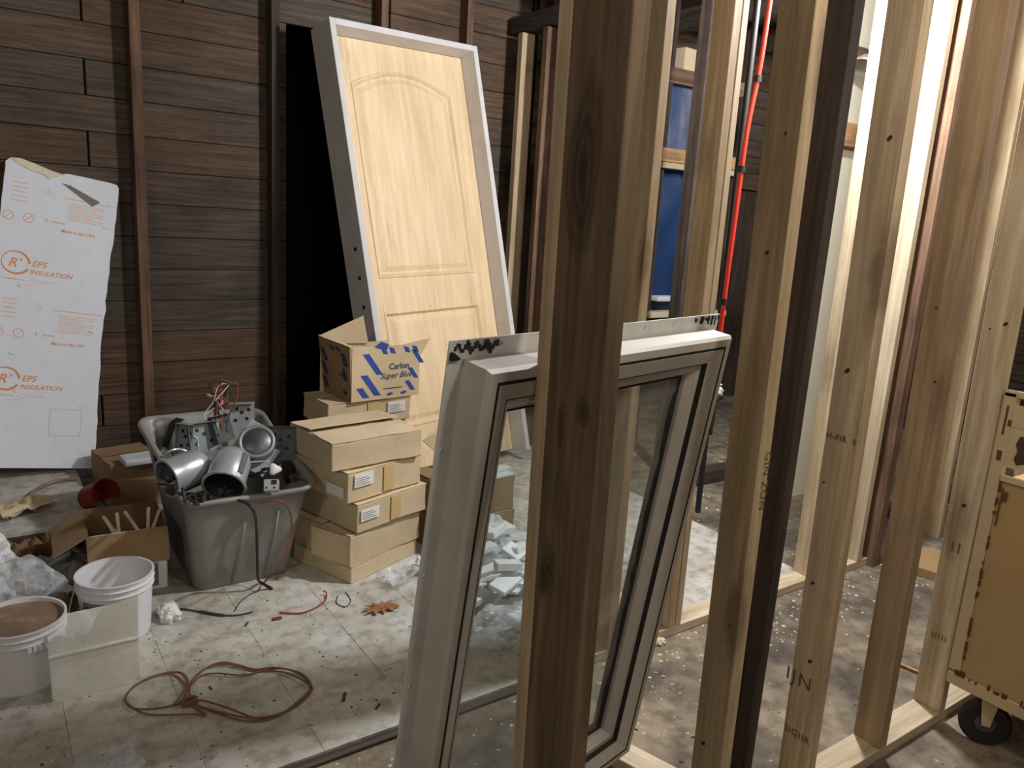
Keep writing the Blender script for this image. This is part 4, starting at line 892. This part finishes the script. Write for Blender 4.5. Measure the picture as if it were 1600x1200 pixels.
sheet('plastic_scrap', 'clear plastic scrap on the floor at the foot of the front box stack', (1.42, 2.72, 0), 0.24, 0.12, 'film', 14, 'scrap', 0.05, rz=20)
crumple('plastic_bag', 'clear plastic bag wedged between the boxes and the window frame', (1.62, 3.12, 0.33), (0.05, 0.06, 0.10), 'film', 15, 'bag')

# ================================================================== FLOOR LEFT: CORDS, LEAF, BITS
def fl(px, py, z=0.005): return atz(px, py, z)
coil = thing('extension_cord', 'rust-orange cord coiled loosely on the tiled floor', 'cord', tuple(fl(340, 1080, 0)))
inv = Matrix.Translation(-fl(340, 1080, 0))
loops = [
 [(300, 1098), (318, 1095), (360, 1108), (400, 1122), (435, 1118), (470, 1092), (486, 1072), (470, 1052), (430, 1043), (400, 1046), (375, 1040), (350, 1035), (325, 1042), (300, 1065), (288, 1092)],
 [(300, 1098), (330, 1112), (380, 1126), (420, 1124), (455, 1106), (484, 1080), (480, 1062), (450, 1046), (420, 1046), (380, 1055), (340, 1052), (315, 1056), (298, 1072), (284, 1098)],
 [(288, 1096), (262, 1104), (225, 1108), (202, 1104), (196, 1090), (210, 1072), (240, 1056), (280, 1050), (294, 1066), (282, 1088), (270, 1102)],
 [(292, 1098), (320, 1118), (300, 1116), (250, 1117), (222, 1114), (200, 1100), (197, 1088), (215, 1068), (255, 1052), (275, 1056), (290, 1070)],
 [(296, 1094), (298, 1070), (312, 1050), (335, 1040), (360, 1038), (395, 1048), (440, 1050), (478, 1066), (487, 1080), (455, 1108), (400, 1122), (340, 1112), (302, 1100)]]
for k, lp in enumerate(loops):
    MB().tube(smooth_path([inv @ fl(x, y, 0.004+0.003*((i+k) % 3)) for i, (x, y) in enumerate(lp)], 6), 0.0028, 6).build('cord_loop', 'orange_wire', coil, smooth=True)
b = MB()
for k in range(4): 
    q = inv @ fl(296, 1096, 0.012); b.tube([q+Vector((0.022*math.cos(a*0.7), 0.014*math.sin(a*0.7), 0.008*math.sin(a*0.3+k))) for a in range(10)], 0.0042, 6)
b.build('cord_knot', 'orange_wire', coil)
wire('black cord with a thick sleeve on the floor right of the white pail', [fl(262, 950), fl(290, 952), fl(320, 957), fl(345, 961), fl(370, 961), fl(395, 956)], [0.003]*14+[0.006]*12+[0.003]*15, 'dark_wire', 'cord', 'cord')
wire('thin dark wire curving up to the tote cable', [fl(366, 955, 0.003), fl(378, 938, 0.003), fl(400, 924, 0.003), fl(424, 920, 0.003)], 0.0022, 'dark_wire')
wire('short red wire curved on the floor in front of the boxes', [fl(437, 957), fl(468, 958), fl(492, 950), fl(508, 938), fl(510, 926, 0.012), fl(505, 924, 0.02)], 0.0032, 'red_wire')
wire('thin dark squiggle of wire on the floor left of the dry leaf', [fl(528, 930, 0.003), fl(526, 942, 0.003), fl(540, 948, 0.003), fl(548, 938, 0.003), fl(540, 925, 0.003)], 0.0016, 'dark_wire')
rr = random.Random(6)
b = MB(); lp = []
cen = fl(592, 953, 0.0)
for i in range(44):
    a = 2*PI*i/44; r = 1.0 if i % 4 < 2 else 0.68
    lp.append((cen.x+0.075*r*math.cos(a)*rr.uniform(0.9, 1.1)+0.01, cen.y+0.045*r*math.sin(a)*rr.uniform(0.9, 1.1)))
vs = [(x, y, 0.004+rr.uniform(0, 0.012)) for x, y in lp]+[(cen.x+(x-cen.x)*0.5, cen.y+(y-cen.y)*0.5, 0.010+rr.uniform(-0.003, 0.006)) for x, y in lp]+[(cen.x, cen.y, 0.006)]
fs = [(i, (i+1) % 44, 44+(i+1) % 44, 44+i) for i in range(44)]+[(44+i, 44+(i+1) % 44, 88) for i in range(44)]
tag(b.add(vs, fs).build('dry_leaf', 'leaf', fix=False), 'curled brown dry leaf on the tiled floor left of the window', 'leaf')
tag(MB().box((-0.018, -0.008, 0), (0.018, 0.008, 0.008)).build('plastic_scrap', 'red_plastic', bevel=0.003, mw=T(*fl(433, 968, 0)) @ RZ(-5)), 'small red plastic piece on the tiled floor', 'scrap')
for px, py, s_, rz, lab in ((538, 1090, 0.022, 60, 'dark curved sliver on the floor right of the cord'), (385, 976, 0.014, 50, 'small dark chip on the floor above the cord'), (590, 1105, 0.014, 40, 'small dark twig near the floor edge'), (329, 1076, 0.010, 100, 'grey chip inside the cord loop')):
    tag(MB().box((-s_, -s_*0.22, 0), (s_, s_*0.22, 0.004)).build('floor_scrap', 'grit', mw=T(*fl(px, py, 0)) @ RZ(rz), jit=0.003), lab, 'scrap')
tag(MB().plate([(0, 0), (0.05, 0.02), (0.06, 0.03), (0.01, 0.012)], 0, 0.002).build('paper_scrap', 'paper', mw=T(*fl(200, 1120, 0.002)) @ RX(-88)), 'white paper scrap at the lower left of the cord', 'scrap')
tag(MB().tube([fl(448, 987, 0.003), fl(468, 966, 0.003)], 0.0016, 5).build('straw_sliver', 'chip'), 'thin pale sliver on the tiled floor below the red wire', 'scrap')
# dirt: small grains
tag(sheet('plastic_scrap', 'clear plastic scrap with a blue edge at the bottom edge, below the cord', tuple(atz(165, 1200, 0.0)), 0.16, 0.10, 'film', 52, 'scrap', 0.03))
def grains(name, mat, n, area, smin, smax, label, seed, z=0.0, flat=0.5, excl=None):
    r = random.Random(seed); b = MB()
    for k in range(n):
        x, y = r.uniform(area[0], area[1]), r.uniform(area[2], area[3])
        if excl and excl(x, y): continue
        s_ = smin+(smax-smin)*r.random()**3; asp = r.uniform(0.3, 1)
        b.add([(-s_, -s_*asp, 0), (s_, -s_*asp*0.6, 0), (s_*0.7, s_*asp, 0), (-s_*0.5, s_*asp*0.8, 0), (0, 0, s_*flat)], [(0, 1, 4), (1, 2, 4), (2, 3, 4), (3, 0, 4), (3, 2, 1, 0)], T(x, y, z) @ RZ(r.uniform(0, 360)))
    return tag(b.build(name, mat, fix=False), label, 'debris', kind='stuff')
grains('grit', 'grit', 900, (-0.5, 2.2, 1.87, 2.95), 0.001, 0.007, 'dark grit scattered over the tiled floor', 1)
grains('grit', 'grit_pale', 500, (-0.3, 2.2, 1.87, 2.95), 0.001, 0.006, 'pale crumbs scattered over the tiled floor', 2)
grains('wood_shavings', 'chip', 1500, (1.2, 6.5, -0.2, 1.82), 0.001, 0.008, 'wood shavings on the rough floor between the partitions', 3, -0.012)
grains('wood_shavings', 'chip', 900, (3.0, 6.8, 1.9, 4.0), 0.002, 0.014, 'wood shavings on the floor beyond the second partition', 4, -0.012)
grains('grit', 'grit', 1500, (1.2, 6.5, -0.2, 4.0), 0.002, 0.010, 'dark debris on the rough floor', 5, -0.012, excl=lambda x, y: x < 3.0 and y > 1.8)
grains('wood_shavings', 'chip', 450, (1.5, 3.6, 1.55, 1.83), 0.002, 0.010, 'wood shavings gathered along the second sole plate', 7, -0.012)
grains('grit', 'grit_pale', 500, (0.2, 1.9, 1.1, 1.82), 0.001, 0.007, 'plaster crumbs on the rough floor around the window', 8, -0.012)
crumple('foam_crumb', 'torn cream foam crumb beside the second sole plate', tuple(atz(1031, 1006, -0.012)), (0.022, 0.018, 0.014), 'chip', 33, 'crumb')
tag(MB().box((-0.06, -0.006, 0), (0.06, 0.006, 0.01)).build('wood_sliver', 'pine_orange', mw=T(*atz(1412, 1043, -0.01)) @ RZ(-80)), 'short orange wood sliver left of the cart', 'scrap')

# ================================================================== WHITE SCRAP PILE BEHIND THE GLASS
rr = random.Random(17)
for k in range(80):
    t_ = k/80; x = rr.uniform(1.54, 2.06); y = rr.uniform(2.10, 2.72)
    h = max(0.0, 0.22*(1-((x-1.75)/0.40)**2)*(1-((y-2.46)/0.38)**2))*(k%5)/4
    L, w = rr.uniform(0.07, 0.17), rr.uniform(0.05, 0.10)
    o = MB().box((-L/2, -w/2, 0), (L/2, w/2, rr.choice([0.012, 0.02, 0.03]))).build('white_block', 'white_tile', bevel=0.002, mw=T(x, y, h+0.004) @ RZ(rr.uniform(-30, 40)) @ RX(rr.uniform(-24, 18)) @ RY(rr.uniform(-20, 20)))
    tag(o, 'broken white block in the pile behind the window glass', 'block', 'broken white blocks behind the glass')
crumple('plastic_bag', 'pale film bag lying on the white scrap pile behind the glass', (1.72, 2.60, 0.08), (0.13, 0.11, 0.12), 'film', 41, 'bag')
crumple('plastic_bag', 'dark grey film wad at the foot of the white scrap pile', (1.52, 2.14, 0.0), (0.13, 0.09, 0.06), 'film', 44, 'bag')
crumple('plastic_bag', 'grey film wad right of the white scrap pile, beside the second-row stud', (2.18, 2.28, 0.0), (0.12, 0.10, 0.12), 'film', 47, 'bag')

# ================================================================== RED TUBING, PIPE, VALVE
y_ = 2.05
rp = [aty(1203, 0, y_), aty(1190, 90, y_), aty(1168, 200, y_), aty(1150, 330, y_), aty(1134, 450, y_), aty(1117, 590, y_)]
rp[0] = rp[0]+(rp[0]-rp[1])*1.2
red = thing('red_tubing', 'bright red tubing running down beside the second-row stud to a valve', 'pipe', tuple(rp[-1]))
iv = Matrix.Translation(-rp[-1])
MB().tube([iv @ p for p in smooth_path(rp, 5)], 0.0095, 10).build('tube', 'red_tube', red, smooth=True)
for px, py in ((1173, 118), (1159, 262), (1130, 470)):
    q = min(smooth_path(rp, 20), key=lambda p: abs((p-aty(px, py, y_)).z)); d = (rp[2]-rp[4]).normalized()
    MB().lathe([(0.011, -0.012), (0.014, -0.012), (0.014, 0.012), (0.011, 0.012)], 12, axis_m(iv @ q, d)).build('tie_band', 'black', red)
q = iv @ rp[-1]
MB().lathe([(0.001, 0.01), (0.011, 0.008), (0.011, -0.01), (0.001, -0.012)], 12, T(*q)).build('end_ring', 'paper', red)
MB().tube([q, q+Vector((0.003, 0, -0.07))], 0.006, 8).build('brass_stub', 'tape', red)
q = aty(1117, 620, y_)
vl = thing('pipe_valve', 'black pipe fitting with a silver valve below the red tubing', 'valve', tuple(q))
MB().tube(smooth_path([(0.035, 0, 0.0), (0.012, 0, -0.005), (-0.005, 0, -0.02), (-0.008, 0, -0.06), (-0.012, 0, -0.16)]), 0.016, 12).build('elbow', 'black', vl, smooth=True)
MB().lathe([(0.001, -0.02), (0.016, -0.02), (0.020, -0.005), (0.013, 0.0), (0.019, 0.01), (0.001, 0.02)], 14, T(0.022, 0, 0.022) @ RY(25)).build('valve_body', 'metal', vl, smooth=True)
MB().box((-0.005, -0.004, 0.045), (0.035, 0.004, 0.052)).build('lever', 'metal', vl, bevel=0.002)
wire('thin black pipe standing from floor to ceiling beside the red tubing', [aty(1196, -150, 2.12), aty(1184, 0, 2.12), aty(1145, 330, 2.12), aty(1108, 640, 2.12), aty(1090, 800, 2.12)], 0.013, 'black', 'black_pipe', 'pipe', n=10)

# ================================================================== BEYOND THE SECOND PARTITION
Yb = 3.95
tp = thing('blue_tarp', 'blue tarp hung behind a wooden rail, seen between the studs', 'tarp', (4.35, Yb+0.05, 0.9))
b = MB(); n = 16
for j in range(n+1):
    for i in range(n+1):
        x, z = -0.45+0.80*i/n, 1.62*j/n; b.v.append(Vector((x, 0.03*noise.noise(Vector((x*7, z*5, 1))), z)))
for j in range(n):
    for i in range(n): a = j*(n+1)+i; b.f.append([a, a+1, a+n+2, a+n+1]); b.mi.append(0)
b.build('sheet', 'tarp', tp, smooth=True)
lumber('rail', 'pine_orange', (-0.45, -0.06, 1.12), (0.36, -0.06, 1.12), 0.04, 0.09, (0, 1, 0), parent=tp)
lumber('ledge', 'pine_pale', (-0.45, -0.05, 1.05), (0.36, -0.05, 1.05), 0.09, 0.038, (0, 1, 0), parent=tp)
lumber('top_rail', 'rust_stud', (-0.45, -0.05, 1.64), (0.36, -0.05, 1.64), 0.04, 0.09, (0, 1, 0), parent=tp)
lumber('bottom_ledge', 'pine_pale', (-0.45, -0.05, 0.02), (0.36, -0.05, 0.02), 0.14, 0.038, (0, 1, 0), parent=tp)
for x in (-0.42, 0.34): lumber('upright', 'oldwood', (x, -0.02, -0.912), (x, -0.02, 2.1), 0.045, 0.09, (1, 0, 0), parent=tp)
tag(MB().box((-0.10, -0.05, 0), (0.10, 0.05, 0.035)).build('white_receptacle', 'bucket', bevel=0.006, mw=T(*(aty(1036, 470, Yb-0.02)))), 'small white plastic tray on the ledge below the blue tarp', 'tray')
for k, (px, py, z_) in enumerate(((1062, 95, 0), (1075, 60, 0))):
    p0 = aty(px, py, 3.2)
tag(MB().box((0, 0, 0), (0.26, 0.2, 0.16)).build('shelf_carton', 'card', bevel=0.003, mw=T(*aty(1068, 112, Yb+0.02)) @ RZ(5)), 'small tan box on the beam above the blue tarp', 'box')
tag(lumber('cross_beam', 'rust_stud', aty(1050, 125, Yb)+Vector((-0.4, 0.08, 0)), aty(1050, 125, Yb)+Vector((0.7, 0.08, 0)), 0.2, 0.04, (0, 1, 0)), 'brown cross beam above the blue tarp', 'beam')
# white sheathing board and blocking
wbx, wby = 3.60, 2.62
wb_ = tag(lumber('sheathing_board', 'white_board', (4.08, wby, -0.012), (4.08, wby, 3.05), 0.30, 0.012, (1, 0, 0)), 'bright white sheathing board standing behind the stamped stud', 'board')
wall_c = [tag(lumber('blocking', 'pine_orange', (3.3, wby-0.05, aty(1330, 212, wby-0.05).z), (4.25, wby-0.05, aty(1330, 212, wby-0.05).z), 0.04, 0.12, (0, 1, 0)), 'short horizontal wood block in front of the white sheathing board', 'blocking'),
          tag(lumber('blocking', 'rust_stud', (3.3, wby-0.05, aty(1345, 85, wby-0.05).z), (4.25, wby-0.05, aty(1345, 85, wby-0.05).z), 0.04, 0.06, (0, 1, 0)), 'reddish upper wood block in front of the white sheathing board', 'blocking')]
o = tag(MB().lathe([(0.001, 0.05), (0.03, 0.05), (0.09, 0.0), (0.094, 0.0), (0.034, 0.058), (0.001, 0.06)], 28).build('clamp_light_shade', 'metal', smooth=True, mw=T(*aty(1352, 106, wby-0.16)) @ RY(18)), 'silver lamp shade hanging in front of the white sheathing board', 'lamp shade')
q = aty(1352, 106, wby-0.16); MB().tube([(0.0, 0, 0.055), (0.02, 0, 0.2), (0.0, 0, 3.05-q.z)], 0.003, 6).build('cord', 'black', o)
# low things on the far floor
tag(lumber('floor_timber', 'oldwood', (3.3, 3.05, 0.03), (5.2, 3.05, 0.03), 0.10, 0.08, (0, 1, 0)), 'dark old timber lying on the far floor', 'timber')
tag(lumber('floor_timber', 'oldwood', (4.2, 2.15, 0.02), (5.6, 2.15, 0.02), 0.10, 0.06, (0, 1, 0)), 'dark timber on the far floor behind the far stud in the right gap', 'timber')
blk = tag(MB().box((-0.14, -0.16, 0), (0.14, 0.16, 0.045)).build('insulation_block', 'osb', bevel=0.003, mw=T(3.74, 1.68, -0.012) @ RZ(14)), 'brown particle block lying on the floor between the rightmost studs', 'block')
for k, (c_, z_, mt) in enumerate((('red', 0.05, 'red_plastic'), ('blue', 0.0, 'blue_ink'), ('red and white', -0.05, 'red_plastic'))):
    q = aty(1505, 602+k*15, 2.95)
    tag(MB().box((-0.35, -0.05, 0), (0.35, 0.05, 0.045)).build('stacked_package', mt, bevel=0.004, mw=T(q.x, 2.95, q.z-0.03)), {0: 'dark red package on top of the small stack at the far right', 1: 'blue package in the middle of the small stack at the far right', 2: 'red package at the bottom of the small stack at the far right'}[k], 'package')
q = aty(1505, 650, 2.95)
tag(MB().box((-0.35, -0.15, 0), (0.30, 0.25, max(0.2, q.z-0.03))).build('low_cabinet', 'metal_dark', bevel=0.006, mw=T(q.x-0.02, 3.02, -0.012)), 'dark low cabinet under the red and blue packages at the far right', 'cabinet')

# ================================================================== CREAM CART
cx0, cy1 = 2.50, 0.992
cart = thing('utility_cart', 'rusty cream-painted metal cart on caster wheels at the right edge', 'cart', (cx0, cy1, 0))
cl, cwid = 0.66, 0.50      # length towards -y, width towards +x
z0_, z1_, z2_ = 0.19, 0.86, 1.13
MB().box((0.004, -cl, z0_), (cwid, -0.035, z1_)).build('body', 'cream', cart, bevel=0.004)
MB().box((0.0, -0.036, z0_+0.02), (0.03, 0.0, z2_)).build('corner_post', 'cream_light', cart, bevel=0.003)
MB().box((0.0, -cl, z0_-0.03), (0.02, -0.0, z0_+0.012)).build('bottom_rail', 'cream_light', cart, bevel=0.003)
MB().box((-0.004, -cl, z1_), (0.008, -0.036, z1_+0.02)).build('shelf_lip', 'cream_light', cart, bevel=0.002)
MB().box((0.0, -cl, z2_-0.014), (0.03, 0.0, z2_+0.004)).build('top_rail', 'cream_light', cart, bevel=0.002)
MB().box((0.0, -cl, z2_-0.10), (0.008, -0.036, z2_-0.035)).build('guard_strip', 'cream_light', cart)
# guard panel; shade inside its ragged hole is painted as a dark patch
oy = [(-0.036, z1_+0.045), (-0.036, z2_-0.10), (-cl, z2_-0.10), (-cl, z1_+0.045)]
b = MB()
hole = [(-0.065, z2_-0.125), (-0.085, z2_-0.118), (-0.13, z2_-0.12), (-0.16, z2_-0.135), (-0.15, z2_-0.165), (-0.125, z2_-0.18), (-0.11, z2_-0.20), (-0.085, z2_-0.205), (-0.07, z2_-0.212), (-0.06, z2_-0.195), (-0.066, z2_-0.17), (-0.058, z2_-0.15)]
MB().add([(0.002, y, z) for y, z in oy]+[(0.006, y, z) for y, z in oy], [(0, 1, 2, 3), (7, 6, 5, 4), (0, 1, 5, 4), (1, 2, 6, 5), (2, 3, 7, 6), (3, 0, 4, 7)]).build('guard_panel', 'cream_light', cart)
MB().add([(0.0008, y, z) for y, z in hole]+[(0.0022, y, z) for y, z in hole], [tuple(range(12)), tuple(range(12, 24))[::-1]]+[(i, (i+1) % 12, 12+(i+1) % 12, 12+i) for i in range(12)]).build('dark_patch', 'brown_hole', cart)
b = MB(); rr = random.Random(8)
for k in range(26): z = rr.uniform(z0_+0.03, z1_); b.box((-0.0012, -0.042-rr.uniform(0, 0.003), z), (0.001, -0.036, z+rr.uniform(0.004, 0.03)))
for k in range(22): y = -rr.uniform(0.03, cl); b.box((-0.0015, y, z0_+0.008), (0.0036, y+rr.uniform(0.004, 0.03), z0_+0.012+rr.uniform(0.002, 0.02)))
for y, z, h, w in ((-0.018, 1.0, 0.09, 0.006), (-0.022, 0.92, 0.03, 0.014), (-0.05, 0.72, 0.12, 0.004), (-0.06, 0.80, 0.03, 0.012), (-0.030, 1.03, 0.02, 0.010)): b.box((-0.0014, y-w/2, z), (0.0, y+w/2, z+h))
b.build('rust_streak', 'rust', cart, jit=0.003)
def caster(x, y, rz):
    f = MB(); f.box((-0.03, -0.022, 0.155), (0.03, 0.022, 0.163))
    for s_ in (-1, 1): f.plate([(-0.025, 0.155), (0.025, 0.155), (0.012, 0.06), (-0.012, 0.06)], s_*0.021-0.0015, s_*0.021+0.0015)
    o = f.build('caster_fork', 'cream_light', cart, mw=T(x, y, 0) @ RZ(rz))
    MB().lathe([(0.03, -0.013), (0.068, -0.015), (0.075, -0.008), (0.075, 0.008), (0.068, 0.015), (0.03, 0.013)], 32, T(0, 0, 0.075-0.012) @ RX(90)).build('tire', 'black', o, smooth=False)
    MB().lathe([(0.001, -0.010), (0.034, -0.011), (0.034, 0.011), (0.001, 0.010)], 20, T(0, 0, 0.063) @ RX(90)).build('hub', 'metal_dark', o)
    return o
caster(0.055, -0.115, -60); caster(0.055, -cl+0.08, -50); caster(cwid-0.06, -0.10, -60); caster(cwid-0.06, -cl+0.08, -60)

for o in bpy.data.objects:
    if o.parent and o.name.split('.')[0] in ('rust_streak', 'sealant_smear', 'faded_print', 'scuff_mark', 'knockout', 'nail_hole', 'printed_logo', 'sticker_print', 'handle_lug', 'red_wires', 'latch_hole', 'bore_hole', 'mounting_strap', 'folded_lip', 'cord_knot', 'molded_rib', 'printed_square', 'handwriting'):
        o['kind'] = 'stuff'
